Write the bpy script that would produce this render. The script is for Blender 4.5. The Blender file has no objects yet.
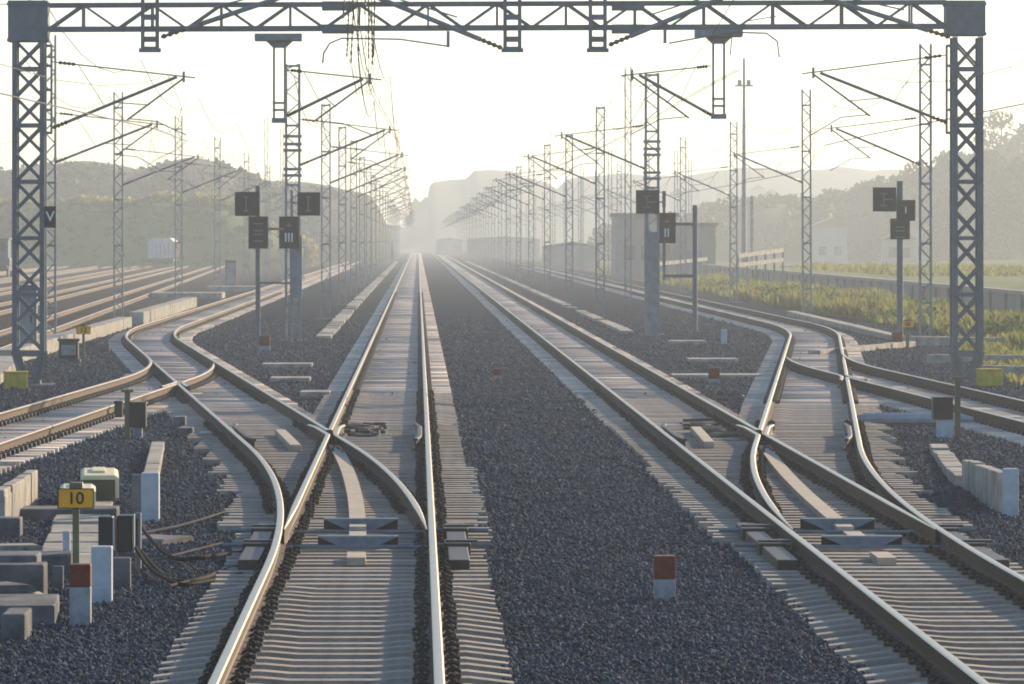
import bpy, math, random
import numpy as np
from mathutils import Vector, Matrix
random.seed(7); rng = np.random.default_rng(7)
S = bpy.context.scene
COL = S.collection
F = 5450.0; CH = 2.94; VPX, VPY = 418.0, 240.0
def GP(u, v, z=-.25):                      # survey: a picture point on a level surface -> plan position
    Y = F*(CH-z)/(v-VPY); return ((u-VPX)*Y/F, Y)
def XZ(u, v, Y): return ((u-VPX)*Y/F, CH-(v-VPY)*Y/F)

# ------------------------------------------------------------------ materials
def mat(name, col, rough=.8, metal=0., var=.25, scale=3., bump=0., bscale=40., col2=None, island=0., objrand=0., spec=.3, translucent=0., detail=4.):
    m = bpy.data.materials.new(name); m.use_nodes = True
    nt = m.node_tree; N = nt.nodes; L = nt.links
    b = N['Principled BSDF']; b.inputs['Roughness'].default_value = rough; b.inputs['Metallic'].default_value = metal
    b.inputs['Specular IOR Level'].default_value = spec
    tc = N.new('ShaderNodeTexCoord'); nz = N.new('ShaderNodeTexNoise'); nz.inputs['Scale'].default_value = scale; nz.inputs['Detail'].default_value = detail
    nz.inputs['Roughness'].default_value = .65
    L.new(tc.outputs['Object'], nz.inputs['Vector'])
    mr = N.new('ShaderNodeMapRange'); mr.inputs[1].default_value = .3; mr.inputs[2].default_value = .7
    L.new(nz.outputs['Fac'], mr.inputs[0])
    mx = N.new('ShaderNodeMix'); mx.data_type = 'RGBA'
    c2 = col2 or tuple(max(0, c*(1-var)) for c in col); c1 = tuple(min(1, c*(1+var*.6)) for c in col) if not col2 else col
    mx.inputs[6].default_value = (*c1, 1); mx.inputs[7].default_value = (*c2, 1)
    L.new(mr.outputs[0], mx.inputs[0]); out = mx.outputs[2]
    def vary(src, amt, out):
        a = N.new('ShaderNodeMapRange'); a.inputs[3].default_value = 1-amt; a.inputs[4].default_value = 1+amt
        L.new(src, a.inputs[0]); h = N.new('ShaderNodeVectorMath'); h.operation = 'SCALE'
        L.new(out, h.inputs[0]); L.new(a.outputs[0], h.inputs['Scale']); return h.outputs[0]
    if island:
        g = N.new('ShaderNodeNewGeometry'); out = vary(g.outputs['Random Per Island'], island, out)
    if objrand:
        g = N.new('ShaderNodeObjectInfo'); out = vary(g.outputs['Random'], objrand, out)
    L.new(out, b.inputs['Base Color'])
    if bump:
        n2 = N.new('ShaderNodeTexNoise'); n2.inputs['Scale'].default_value = bscale; n2.inputs['Detail'].default_value = 5
        L.new(tc.outputs['Object'], n2.inputs['Vector'])
        bp = N.new('ShaderNodeBump'); bp.inputs['Strength'].default_value = bump; bp.inputs['Distance'].default_value = .02
        L.new(n2.outputs['Fac'], bp.inputs['Height']); L.new(bp.outputs[0], b.inputs['Normal'])
    if translucent:
        t = N.new('ShaderNodeBsdfTranslucent'); L.new(out, t.inputs['Color'])
        ms = N.new('ShaderNodeMixShader'); ms.inputs[0].default_value = translucent
        o = N['Material Output']; L.new(b.outputs[0], ms.inputs[1]); L.new(t.outputs[0], ms.inputs[2]); L.new(ms.outputs[0], o.inputs[0])
    return m
M = {}
M['conc'] = mat('weathered concrete', (.155,.162,.175), .9, var=.6, scale=2.2, bump=.5, bscale=50)
M['slab'] = mat('pale concrete', (.37,.345,.30), .9, var=.5, scale=2.5, bump=.4, bscale=40)
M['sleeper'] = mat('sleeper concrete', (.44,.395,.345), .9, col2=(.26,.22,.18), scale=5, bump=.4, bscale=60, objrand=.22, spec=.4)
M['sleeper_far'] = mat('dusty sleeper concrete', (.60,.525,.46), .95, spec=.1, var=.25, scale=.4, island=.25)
M['white'] = mat('white painted concrete', (.48,.52,.57), .7, var=.2, scale=6, bump=.2)
M['dirty'] = mat('dirty white paint', (.34,.355,.37), .8, var=.4, scale=9)
M['railtop'] = mat('polished rail steel', (.50,.355,.22), .37, 1., var=.12, scale=2)
M['railside'] = mat('rusty rail side', (.064,.030,.014), .75, 0., var=.45, scale=8, bump=.2)
M['raildark'] = mat('dark oiled steel', (.045,.04,.036), .55, .2, var=.4, scale=10)
M['clip'] = mat('dark rail clip', (.045,.038,.034), .6, .3, var=.3)
M['galv'] = mat('galvanised steel', (.22,.25,.28), .55, .55, var=.3, scale=3)
M['bluesteel'] = mat('blue grey painted steel', (.125,.16,.195), .6, .2, var=.25, scale=3)
M['plate'] = mat('grey steel plate', (.20,.215,.235), .5, .3, var=.3, scale=6)
M['black'] = mat('black painted metal', (.022,.024,.026), .5, .1, var=.3)
M['signal'] = mat('matt black signal board', (.02,.026,.03), .7, var=.2)
M['faint'] = mat('dull grey lens', (.14,.16,.17), .5, var=.1)
M['numeral'] = mat('white numeral paint', (.8,.8,.78), .6, var=.05)
M['yellow'] = mat('yellow sign paint', (1.,.43,.02), .5, var=.12, scale=8)
M['yellowc'] = mat('yellow painted concrete', (.55,.42,.06), .8, var=.3, scale=6)
M['ink'] = mat('black sign ink', (.02,.02,.02), .6)
M['post'] = mat('olive grey steel post', (.16,.155,.10), .6, .3, var=.3)
M['red'] = mat('faded red paint', (.17,.038,.025), .7, var=.35, scale=12)
M['redbright'] = mat('red paint', (.45,.05,.03), .6, var=.2)
M['rod'] = mat('dull grey rod', (.11,.105,.10), 1., spec=.05)
M['cream'] = mat('cream sunlit tone', (.74,.66,.42), .6, var=.12)  # sunlight on the cover's top and right side put into the colour
M['olive'] = mat('olive shade tone', (.12,.125,.07), .7, var=.3)  # shade of the hollow under the cover put into the colour
M['wood'] = mat('tan duct cover', (.50,.43,.33), .8, var=.25, scale=5, bump=.2)
M['cable'] = mat('black rubber cable', (.015,.015,.017), .85, spec=.1)
M['wire'] = mat('copper overhead wire', (.10,.09,.08), .5, .5)
M['insul'] = mat('brown insulator', (.10,.06,.045), .35, var=.2)
M['bark'] = mat('bark', (.08,.065,.05), .9, var=.3, scale=8)
M['leaf'] = mat('foliage', (.045,.065,.028), .7, var=.3, scale=.6, island=.45, translucent=.35)
M['leaf2'] = mat('dry foliage', (.085,.085,.035), .7, var=.3, scale=.6, island=.45, translucent=.4)
M['shrub'] = mat('shrub leaves', (.075,.12,.03), .8, var=.35, scale=.4, island=.45, translucent=.45)
M['weeds'] = mat('tall weeds', (.13,.18,.045), .8, col2=(.25,.21,.085), scale=.22, island=.35, translucent=.55)
M['grassbank'] = mat('grassy bank', (.05,.115,.018), .95, col2=(.10,.15,.03), scale=.12, bump=.8, bscale=2.)
M['hill'] = mat('wooded hillside', (.05,.06,.03), .95, var=.4, scale=.05)
M['stone'] = mat('ballast stone', (.061,.086,.124), .95, col2=(.060,.074,.096), scale=.35, island=.36, spec=.08)
M['roof'] = mat('clay roof', (.35,.2,.14), .8, var=.2, scale=.5)
M['plaster'] = mat('pale plaster', (.42,.39,.35), .9, var=.12, scale=.3)
M['panel'] = mat('grey corrugated cladding', (.27,.245,.225), .7, var=.2, scale=.4)
M['glass'] = mat('dark window glass', (.03,.035,.04), .15)
M['bluepaint'] = mat('blue vehicle paint', (.02,.10,.17), .5, var=.2)
M['rustbody'] = mat('rust brown wagon side', (.26,.15,.09), .8, var=.3)
M['tarp'] = mat('pale wagon tarpaulin', (.55,.55,.56), .8, var=.2, scale=1.5)

# ballast bed / earth: world-space procedural with stone cells
def ground_mat(name, c1, c2, c3, cell, patch, bumpd):
    m = bpy.data.materials.new(name); m.use_nodes = True; nt = m.node_tree; N = nt.nodes; L = nt.links
    b = N['Principled BSDF']; b.inputs['Roughness'].default_value = 1; b.inputs['Specular IOR Level'].default_value = 0
    tc = N.new('ShaderNodeTexCoord')
    v = N.new('ShaderNodeTexVoronoi'); v.inputs['Scale'].default_value = cell; L.new(tc.outputs['Object'], v.inputs['Vector'])
    n = N.new('ShaderNodeTexNoise'); n.inputs['Scale'].default_value = patch; n.inputs['Detail'].default_value = 6; L.new(tc.outputs['Object'], n.inputs['Vector'])
    sx = N.new('ShaderNodeSeparateColor'); L.new(v.outputs['Color'], sx.inputs[0])
    m1 = N.new('ShaderNodeMix'); m1.data_type = 'RGBA'; m1.inputs[6].default_value = (*c1,1); m1.inputs[7].default_value = (*c2,1); L.new(sx.outputs[0], m1.inputs[0])
    mr = N.new('ShaderNodeMapRange'); mr.inputs[1].default_value = .42; mr.inputs[2].default_value = .68; L.new(n.outputs['Fac'], mr.inputs[0])
    m2 = N.new('ShaderNodeMix'); m2.data_type = 'RGBA'; L.new(m1.outputs[2], m2.inputs[6]); m2.inputs[7].default_value = (*c3,1)
    k = N.new('ShaderNodeMath'); k.operation = 'MULTIPLY'; k.inputs[1].default_value = .6; L.new(mr.outputs[0], k.inputs[0]); L.new(k.outputs[0], m2.inputs[0])
    L.new(m2.outputs[2], b.inputs['Base Color'])
    bp = N.new('ShaderNodeBump'); bp.inputs['Distance'].default_value = bumpd; bp.inputs['Strength'].default_value = .8
    L.new(sx.outputs[1], bp.inputs['Height']); L.new(bp.outputs[0], b.inputs['Normal'])
    return m
M['bed'] = ground_mat('grey ballast bed', (.026,.036,.052), (.046,.058,.080), (.043,.051,.064), 18, .12, .03)  # base darkened to stand for the shaded camera-facing sides of stones
M['earth'] = ground_mat('dry earth and grass', (.11,.115,.045), (.16,.135,.07), (.16,.15,.06), 3, .05, .05)
M['yard'] = ground_mat('dusty yard gravel', (.05,.053,.058), (.085,.084,.082), (.11,.098,.082), 12, .1, .03)
M['asphalt'] = mat('worn asphalt', (.12,.115,.105), .9, var=.25, scale=.3)

# ------------------------------------------------------------------ mesh helpers
class MB:
    def __init__(s): s.v=[]; s.f=[]; s.m=[]
    def face(s, pts, mi=0):
        i=len(s.v); s.v += [tuple(p) for p in pts]; s.f.append(tuple(range(i,i+len(pts)))); s.m.append(mi)
    def box(s, x0,x1,y0,y1,z0,z1, mi=0, R=None, C=None):
        P=[(x0,y0,z0),(x1,y0,z0),(x1,y1,z0),(x0,y1,z0),(x0,y0,z1),(x1,y0,z1),(x1,y1,z1),(x0,y1,z1)]
        if R is not None:
            c=Vector(C); P=[tuple(c+R@(Vector(p)-c)) for p in P]
        i=len(s.v); s.v+=P
        for f in ((0,3,2,1),(4,5,6,7),(0,1,5,4),(1,2,6,5),(2,3,7,6),(3,0,4,7)):
            s.f.append(tuple(i+k for k in f)); s.m.append(mi)
        return s
    def bar(s, p, q, w, h=None, mi=0):                       # square bar between two points
        h=h or w; p=Vector(p); q=Vector(q); d=(q-p); L=d.length
        if L<1e-6: return s
        d/=L; up=Vector((0,0,1)) if abs(d.z)<.95 else Vector((0,1,0))
        a=d.cross(up).normalized()*w/2; b=a.cross(d).normalized()*h/2
        i=len(s.v)
        for c in (p,q): s.v += [tuple(c-a-b),tuple(c+a-b),tuple(c+a+b),tuple(c-a+b)]
        for f in ((0,1,2,3),(7,6,5,4),(0,4,5,1),(1,5,6,2),(2,6,7,3),(3,7,4,0)):
            s.f.append(tuple(i+k for k in f)); s.m.append(mi)
        return s
    def tube(s, pts, r, n=6, mi=0):
        pts=[Vector(p) for p in pts]; i0=len(s.v); K=len(pts)
        for k,p in enumerate(pts):
            d=(pts[min(k+1,K-1)]-pts[max(k-1,0)]).normalized()
            up=Vector((0,0,1)) if abs(d.z)<.9 else Vector((0,1,0))
            a=d.cross(up).normalized(); b=a.cross(d)
            rr=r[k] if isinstance(r,(list,tuple)) else r
            for j in range(n):
                t=2*math.pi*j/n; s.v.append(tuple(p+a*math.cos(t)*rr+b*math.sin(t)*rr))
        for k in range(K-1):
            for j in range(n):
                s.f.append((i0+k*n+j,i0+k*n+(j+1)%n,i0+(k+1)*n+(j+1)%n,i0+(k+1)*n+j)); s.m.append(mi)
        s.f.append(tuple(i0+j for j in range(n))[::-1]); s.m.append(mi)
        s.f.append(tuple(i0+(K-1)*n+j for j in range(n))); s.m.append(mi)
        return s
    def prism(s, poly, y0, y1, mi=0):                        # polygon in x,z pushed along y
        n=len(poly); i=len(s.v)
        s.v += [(x,y0,z) for x,z in poly]+[(x,y1,z) for x,z in poly]
        s.f.append(tuple(range(i,i+n))); s.m.append(mi); s.f.append(tuple(range(i+2*n-1,i+n-1,-1))); s.m.append(mi)
        for k in range(n): s.f.append((i+k,i+n+k,i+n+(k+1)%n,i+(k+1)%n)); s.m.append(mi)
        return s
    def data(s, name, mats):
        me=bpy.data.meshes.new(name); me.from_pydata(s.v,[],s.f)
        for m in (mats if isinstance(mats,(list,tuple)) else [mats]): me.materials.append(m)
        me.polygons.foreach_set('material_index', s.m)
        me.update(); return me
    def build(s, name, mats, parent=None, loc=None, bevel=0, rz=0):
        o=bpy.data.objects.new(name, s.data(name, mats)); COL.objects.link(o)
        if parent: o.parent=parent
        if loc: o.location=loc
        if rz: o.rotation_euler.z=rz
        if bevel:
            b=o.modifiers.new('edge wear','BEVEL'); b.width=bevel; b.segments=2; b.limit_method='ANGLE'
        return o
def np_mesh(name, V, k, m, mi=None):
    """V: (n,k,3) separate polygons of k corners"""
    n=len(V); me=bpy.data.meshes.new(name)
    me.vertices.add(n*k); me.vertices.foreach_set('co', np.ascontiguousarray(V,dtype=np.float32).ravel())
    me.loops.add(n*k); me.loops.foreach_set('vertex_index', np.arange(n*k,dtype=np.int32))
    me.polygons.add(n); me.polygons.foreach_set('loop_start', np.arange(0,n*k,k,dtype=np.int32))
    me.materials.append(m); me.update(calc_edges=True); return me
def np_solids(name, V, faces, m):
    """V: (n,c,3) copies of one solid whose quads are faces"""
    n,c,_=V.shape; fa=np.array(faces,dtype=np.int32)
    idx=(fa[None,:,:]+(np.arange(n,dtype=np.int32)*c)[:,None,None]).reshape(-1)
    nf=n*len(fa); k=fa.shape[1]; me=bpy.data.meshes.new(name)
    me.vertices.add(n*c); me.vertices.foreach_set('co', np.ascontiguousarray(V,dtype=np.float32).ravel())
    me.loops.add(nf*k); me.loops.foreach_set('vertex_index', idx)
    me.polygons.add(nf); me.polygons.foreach_set('loop_start', np.arange(0,nf*k,k,dtype=np.int32))
    me.materials.append(m); me.update(calc_edges=True); return me
BOXF=((0,3,2,1),(4,5,6,7),(0,1,5,4),(1,2,6,5),(2,3,7,6),(3,0,4,7))
def link(name, me, parent=None, loc=None):
    o=bpy.data.objects.new(name, me); COL.objects.link(o)
    if parent: o.parent=parent
    if loc: o.location=loc
    return o
def tag(o, label=None, cat=None, group=None, kind=None):
    if label: o['label']=label
    if cat: o['category']=cat
    if group: o['group']=group
    if kind: o['kind']=kind
    return o
def empty(name, loc, rz=0):
    o=bpy.data.objects.new(name,None); COL.objects.link(o); o.location=loc; o.rotation_euler.z=rz; o.empty_display_size=.2; return o
def copy_tree(o, parent=None):
    c=o.copy(); COL.objects.link(c); c.parent=parent
    for ch in list(KIDS.get(o.name,())) or list(o.children): copy_tree(ch,c)
    return c
KIDS={}
ORD=['first','second','third','fourth','fifth','sixth','seventh','eighth','ninth','tenth','eleventh','twelfth','thirteenth','fourteenth','fifteenth','sixteenth','seventeenth','eighteenth','nineteenth','twentieth','twenty-first','twenty-second','twenty-third','twenty-fourth']
def text(body, size, loc, parent, m, name='numeral', bold=True):
    cu=bpy.data.curves.new(name,'FONT'); cu.body=body; cu.size=size; cu.align_x='CENTER'; cu.align_y='CENTER'; cu.extrude=.002
    if bold: cu.offset=size*.012
    cu.materials.append(m); o=bpy.data.objects.new(name,cu); COL.objects.link(o); o.parent=parent; o.location=loc
    o.rotation_euler=(math.pi/2,0,0); TEXTS.append(o); return o
TEXTS=[]

# ------------------------------------------------------------------ track plan
AX, BX, HG = -.61, 4.52, .7535
def sOff(Y):
    if Y<49: return 0.
    if Y<78.6: return (Y-49)**2/800
    return 1.0952+.074*(Y-78.6)
def cA(Y):
    if Y<=160: return AX-sOff(Y)
    t=min(Y-160,29.6); return AX-sOff(160)-.074*t+t*t/800
def cB(Y):
    if Y<=167: return BX+sOff(Y)
    t=min(Y-167,29.6); return BX+sOff(167)+.074*t-t*t/800
def cL(Y):
    t=137-Y; a=min(t,21.6); c=cA(137)+.074*a-a*a/400
    return c-.034*max(0,t-21.6)
def cR(Y):
    t=143-Y; a=min(t,18.8); c=cB(143)-.074*a+a*a/400
    return c+.02*max(0,t-18.8)
cAm=lambda Y: AX
cBm=lambda Y: BX
def off(c,d): return lambda Y: c(Y)+d
def ys(a,b):
    out=[a]; y=a
    while y<b:
        y+= .8 if y<215 else (6 if y<400 else 40)
        out.append(min(y,b))
    return out
PROF=[(-.07,-.175),(-.07,-.163),(-.018,-.148),(-.009,-.13),(-.009,-.05),(-.034,-.038),(-.036,-.01),(-.026,-.001),(0,0.0005),
      (.026,-.001),(.036,-.01),(.034,-.038),(.009,-.05),(.009,-.13),(.018,-.148),(.07,-.163),(.07,-.175)]
def rail(f, a, b, label, tip0=0, tip1=0, dz=0, group=None, dark=False, name='rail'):
    Y=ys(a,b); mb=MB(); n=len(PROF); K=len(Y)
    for k,y in enumerate(Y):
        x=f(y); e=.2; sl=(f(min(y+e,b))-f(max(y-e,a)))/max(1e-6,(min(y+e,b)-max(y-e,a)))
        nx,ny=1/math.hypot(1,sl),-sl/math.hypot(1,sl)
        w=1.
        if tip0: w=min(w,.16+.84*(y-a)/tip0)
        if tip1: w=min(w,.16+.84*(b-y)/tip1)
        for (l,z) in PROF: mb.v.append((x+l*w*nx, y+l*w*ny, z+dz))
    for k in range(K-1):
        for j in range(n):
            j2=(j+1)%n
            mb.f.append((k*n+j,(k+1)*n+j,(k+1)*n+j2,k*n+j2)); mb.m.append(1 if (6<=j<=9 and not dark) else 0)
    mb.f.append(tuple(range(n))[::-1]); mb.m.append(0); mb.f.append(tuple(range((K-1)*n,K*n))); mb.m.append(0)
    o=mb.build(name,[M['raildark'] if dark else M['railside'],M['railtop']])
    return tag(o,label,'rail',group or 'rails of the tracks and switches')
def cross(fa,fb,a,b):
    for _ in range(60):
        m=(a+b)/2
        if (fa(a)-fb(a))*(fa(m)-fb(m))<=0: b=m
        else: a=m
    return (a+b)/2
GAP=.115
def frog(fa,fb,Yc,d,ang):
    """closure rails and noses of two rails that cross at Yc; d=+1 when the closure side has smaller Y. Returns the wing functions and their ends"""
    s=1 if fa(Yc-d*8)>fb(Yc-d*8) else -1
    T=Yc-d*GAP/ang; E=Yc+d*(GAP/ang+1.2)
    def wa(Y): return fa(Y) if (Y-T)*d<0 else fb(Y)+s*(GAP+.05*max(0,abs(Y-Yc)-1.6 if (Y-Yc)*d>0 else 0))
    def wb(Y): return fb(Y) if (Y-T)*d<0 else fa(Y)-s*(GAP+.05*max(0,abs(Y-Yc)-1.6 if (Y-Yc)*d>0 else 0))
    return wa,wb,E,Yc+d*.35
END=1350
# switch on the main left track
f1=off(cAm,-HG); f2=off(cA,HG); Yc1=cross(f1,f2,70,100)
wa,wb,E1,N1=frog(f1,f2,Yc1,1,.074)
rail(off(cAm,HG),18,END,'bright straight right-hand rail of the main track that runs up the middle of the picture')
rail(wa,55.5,E1,'straight switch blade of the middle track ending as a wing rail at its frog',tip0=5)
rail(f1,N1,END,'left rail of the middle track from its frog to the hazy distance')
rail(wb,55.5,E1,'curved switch blade bending left out of the middle track up to its frog',tip0=5,dz=-.004)
f3=off(cA,-HG); fLr=off(cL,HG); Yc2=cross(f3,fLr,100,125)
w3,wL,E2,N2=frog(f3,fLr,Yc2,-1,.1)
rail(f3,18,N2,'curved left stock rail leaving the middle track for the crossover on the left',dz=-.002)
rail(f2,N1,END,'right rail of the left crossover from the frog into the left outer track',dz=-.004)
rail(w3,E2,133,'short switch blade between the forks of the left far switch, inner left side',tip1=5,dz=-.002)
rail(wL,E2,131,'short closure rail of the left far switch, inner right side',tip1=5,dz=-.005)
rail(fLr,24,N2,'sunlit inner rail of the branch that leaves the picture at left',dz=-.005)
rail(lambda Y: cL(Y)-HG if Y<137 else cA(Y)-HG,24,END,'sunlit outer rail of the left branch curving on into the left outer track',dz=-.003)
# switch on the right track
g1=off(cBm,HG); g2=off(cB,-HG); Yc3=cross(g1,g2,70,100)
ga,gb,E3,N3=frog(g1,g2,Yc3,1,.074)
rail(off(cBm,-HG),18,END,'straight left rail of the second main track crossing to the bottom right corner')
rail(ga,55.5,E3,'straight switch blade of the right main track ending as a wing rail at its frog',tip0=5)
rail(g1,N3,END,'right rail of the right main track from its frog to the hazy distance')
rail(gb,55.5,E3,'curved switch blade bending right out of the right main track up to its frog',tip0=5,dz=-.004)
g3=off(cB,HG); gRl=off(cR,-HG); Yc4=cross(g3,gRl,105,138)
w5,wR,E4,N4=frog(g3,gRl,Yc4,-1,.094)
rail(g3,18,N4,'curved right stock rail leaving the right main track for the crossover on the right',dz=-.002)
rail(g2,N3,END,'left rail of the right crossover from the frog into the right outer track',dz=-.004)
rail(w5,E4,139,'short switch blade between the forks of the right far switch, inner right side',tip1=5,dz=-.002)
rail(wR,E4,138,'short closure rail of the right far switch, inner left side',tip1=5,dz=-.005)
rail(gRl,40,N4,'dark inner rail of the branch that leaves the picture at right',dz=-.005)
rail(lambda Y: cR(Y)+HG if Y<143 else cB(Y)+HG,40,END,'dark outer rail of the right branch curving on into the right outer track',dz=-.003)
# check rails
rail(lambda Y: AX+HG-.12-.05*max(0,abs(Y-84)-2.2),80.6,87.4,'dark check rail beside the right rail of the middle track',dark=True,name='check_rail',dz=.006)
rail(lambda Y: cA(Y)-HG+.12+.05*max(0,abs(Y-84)-2.2),80.6,87.4,'dark check rail inside the left crossover curve',dark=True,name='check_rail',dz=.006)
rail(lambda Y: BX-HG+.12+.05*max(0,abs(Y-84)-2.2),80.6,87.4,'dark check rail beside the left rail of the right main track',dark=True,name='check_rail',dz=.006)
rail(lambda Y: cB(Y)+HG-.12-.05*max(0,abs(Y-84)-2.2),80.6,87.4,'dark check rail inside the right crossover curve',dark=True,name='check_rail',dz=.006)
# yard tracks on the left
YS=-.0226; yardc=[-13.75,-17.9,-22.1,-26.6,-31.4]
words=['nearest','second','third','fourth','outermost']
for i,c in enumerate(yardc):
    fc=lambda Y,c=c: c+YS*(Y-220)
    for s in (-1,1):
        rail(off(fc,s*HG),90,760,'%s rail of the %s dusty siding in the yard on the left'%('far' if s<0 else 'near',words[i]),group='siding rails in the left yard')

# ------------------------------------------------------------------ sleepers
def sleeper_data(L=2.6, flat=False):
    h=L/2; mb=MB()
    if flat: secs=[(-h,-.196,.115,.14),(h,-.196,.115,.14)]
    else: secs=[(-h,-.226,.095,.14),(-.98,-.186,.10,.14),(-.52,-.186,.10,.14),(-.3,-.205,.09,.13),(.3,-.205,.09,.13),(.52,-.186,.10,.14),(.98,-.186,.10,.14),(h,-.226,.095,.14)]
    for x,z,wt,wb in secs: mb.v += [(x,-wb,-.40),(x,-wt,z),(x,wt,z),(x,wb,-.40)]
    n=len(secs)
    for k in range(n-1):
        for j in range(3): mb.f.append((4*k+j,4*k+4+j,4*k+5+j,4*k+1+j)); mb.m.append(0)
    mb.f.append((0,1,2,3)); mb.m.append(0); mb.f.append(tuple(4*(n-1)+j for j in (3,2,1,0))); mb.m.append(0)
    return mb.data('sleeper',M['sleeper'])
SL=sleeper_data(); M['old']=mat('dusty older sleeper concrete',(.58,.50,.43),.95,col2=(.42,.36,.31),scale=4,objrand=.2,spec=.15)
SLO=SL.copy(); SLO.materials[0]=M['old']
fm=MB(); fm.box(-.17,.17,-.06,.06,-.192,-.178)
for s in (-1,1):
    fm.box(s*.115-.05,s*.115+.05,-.07,.07,-.186,-.16)
    fm.tube([(s*.06,-.055,-.15),(s*.12,-.03,-.125),(s*.165,-.05,-.15)],.011,5); fm.tube([(s*.06,.055,-.15),(s*.12,.03,-.125),(s*.165,.05,-.15)],.011,5)
    fm.tube([(s*.115,0,-.165),(s*.115,0,-.105)],.018,6)
FAST=fm.data('rail_fastening',M['clip'])
def sleeper(x,y,me,seats,label,group,rz=0,jit=.012):
    o=link('sleeper',me,loc=(x+rng.normal(0,jit),y+rng.normal(0,jit),rng.normal(0,.003))); o.rotation_euler.z=rz+rng.normal(0,.003)
    tag(o,label,'sleeper',group)
    for sx in seats:
        c=link('rail_fastening',FAST,o,(sx,0,0))
TB={}
def tbearer(L):
    k=round(L/.15)
    if k not in TB: TB[k]=sleeper_data(k*.15,True)
    return TB[k]
far=[]   # (x,y,halflen,slope)
for c0,cd,side,nm in ((AX,cA,-1,'middle'),(BX,cB,1,'right')):
    y=24.
    while y<118:
        if y<49.5:
            sleeper(c0,y,SL,(-HG,HG),'plain concrete sleeper under the %s main track in front of its switch'%nm,'sleepers in front of the %s switch'%nm)
        elif y<92.5:
            d=cd(y)-c0; step=round(abs(d)/.3)*.3
            a,b=(c0-1.3-step,c0+1.3) if side<0 else (c0-1.3,c0+1.3+step)
            if 57<y<75: a,b=(a,b+.12*((y*.9)%1)) if side<0 else (a-.12*((y*.9)%1),b)
            m=(a+b)/2; seats=[c0-HG-m,c0+HG-m]
            if abs(d)>.22: seats+=[cd(y)-HG-m,cd(y)+HG-m]
            sleeper(m,y,tbearer(b-a),seats,'long concrete bearer carrying the switch of the %s main track'%nm,'switch bearers of the %s main track'%nm)
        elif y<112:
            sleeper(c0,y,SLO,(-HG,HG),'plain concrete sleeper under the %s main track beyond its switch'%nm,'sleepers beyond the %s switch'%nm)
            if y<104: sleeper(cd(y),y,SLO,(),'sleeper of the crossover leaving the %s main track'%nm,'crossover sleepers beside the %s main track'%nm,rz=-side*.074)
            else: far.append((cd(y),y,1.3,side*.074))
        else: far.append((c0,y,1.3,0)); far.append((cd(y),y,1.3,side*.074))
        y+=.6
    while y<1300:
        far.append((c0,y,1.3,0))
        if y<640:
            sl=side*.074 if y<165 else 0
            h=1.3
            far.append((cd(y),y,h,sl))
        y+=.6
for i in range(150):
    y=42+i*.6
    if y<128: far.append((cL(y),y,1.3,.02))
    if y<134 : far.append((cR(y),y,1.3,0))
fa=np.array(far); n=len(fa)
V=np.zeros((n,8,3)); sgx=np.array([-1,1,1,-1]*2); sgy=np.array([-1,-1,1,1]*2); top=np.array([0]*4+[1]*4)
for k in range(8):
    wy=.105 if top[k] else .14
    V[:,k,0]=fa[:,0]+sgx[k]*fa[:,2]; V[:,k,1]=fa[:,1]+sgy[k]*wy-sgx[k]*fa[:,2]*fa[:,3]; V[:,k,2]=np.where(top[k],-.20+rng.normal(0,.004,n),-.4)
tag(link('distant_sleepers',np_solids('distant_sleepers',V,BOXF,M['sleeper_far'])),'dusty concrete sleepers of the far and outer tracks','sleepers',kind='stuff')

q=fa[(fa[:,1]<320)&(fa[:,0]>-12)]; n2=len(q)*2; Vf=np.zeros((n2,8,3)); qq=np.repeat(q,2,0); sd=np.tile([-1,1],len(q))
for k in range(8):
    Vf[:,k,0]=qq[:,0]+sd*HG+sgx[k]*.15; Vf[:,k,1]=qq[:,1]+sgy[k]*.075-(sd*HG+sgx[k]*.15)*qq[:,3]; Vf[:,k,2]=-.13 if top[k] else -.21
tag(link('distant_fastenings',np_solids('distant_fastenings',Vf,BOXF,M['clip'])),'dark rail fastenings of the farther tracks','fastenings',kind='stuff')
# ------------------------------------------------------------------ ground
def grid(name,x0,x1,y0,y1,nx,ny,zf,m,kind='structure'):
    X=np.linspace(x0,x1,nx+1); Yg=np.linspace(y0,y1,ny+1); mb=MB()
    mb.v=[(x,y,zf(x,y)) for y in Yg for x in X]
    for j in range(ny):
        for i in range(nx):
            a=j*(nx+1)+i; mb.f.append((a,a+1,a+nx+2,a+nx+1)); mb.m.append(0)
    o=mb.build(name,m); o['kind']=kind
    for p in o.data.polygons: p.use_smooth=True
    return o
def zbed(x,y):
    o=np.where(np.asarray(y)<49,0,np.where(np.asarray(y)<78.6,(np.asarray(y)-49.)**2/800,1.095+.074*(np.asarray(y)-78.6)))
    ina=((x<AX+1.2)&(x>AX-1.2-o))|((x>BX-1.2)&(x<BX+1.2+o))
    return np.where(ina&(np.asarray(y)<110),-.055,0.)+_zb(x,y)
def _zb(x,y): return -.264+.016*np.sin(x*1.7+y*.31)*np.sin(y*.53+x*.4)+.008*np.sin(x*5.1)*np.sin(y*2.3)
grid('ground',-3500,3500,-60,7000,40,40,lambda x,y:-.36,M['earth'])
grid('yard_ground',-64,-12.4,60,900,60,60,lambda x,y:-.222+.012*math.sin(x*2.1+y*.2),M['yard'])
grid('ballast_bed',-12.4,17.4,4,1400,60,1200,zbed,M['bed'])
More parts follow.
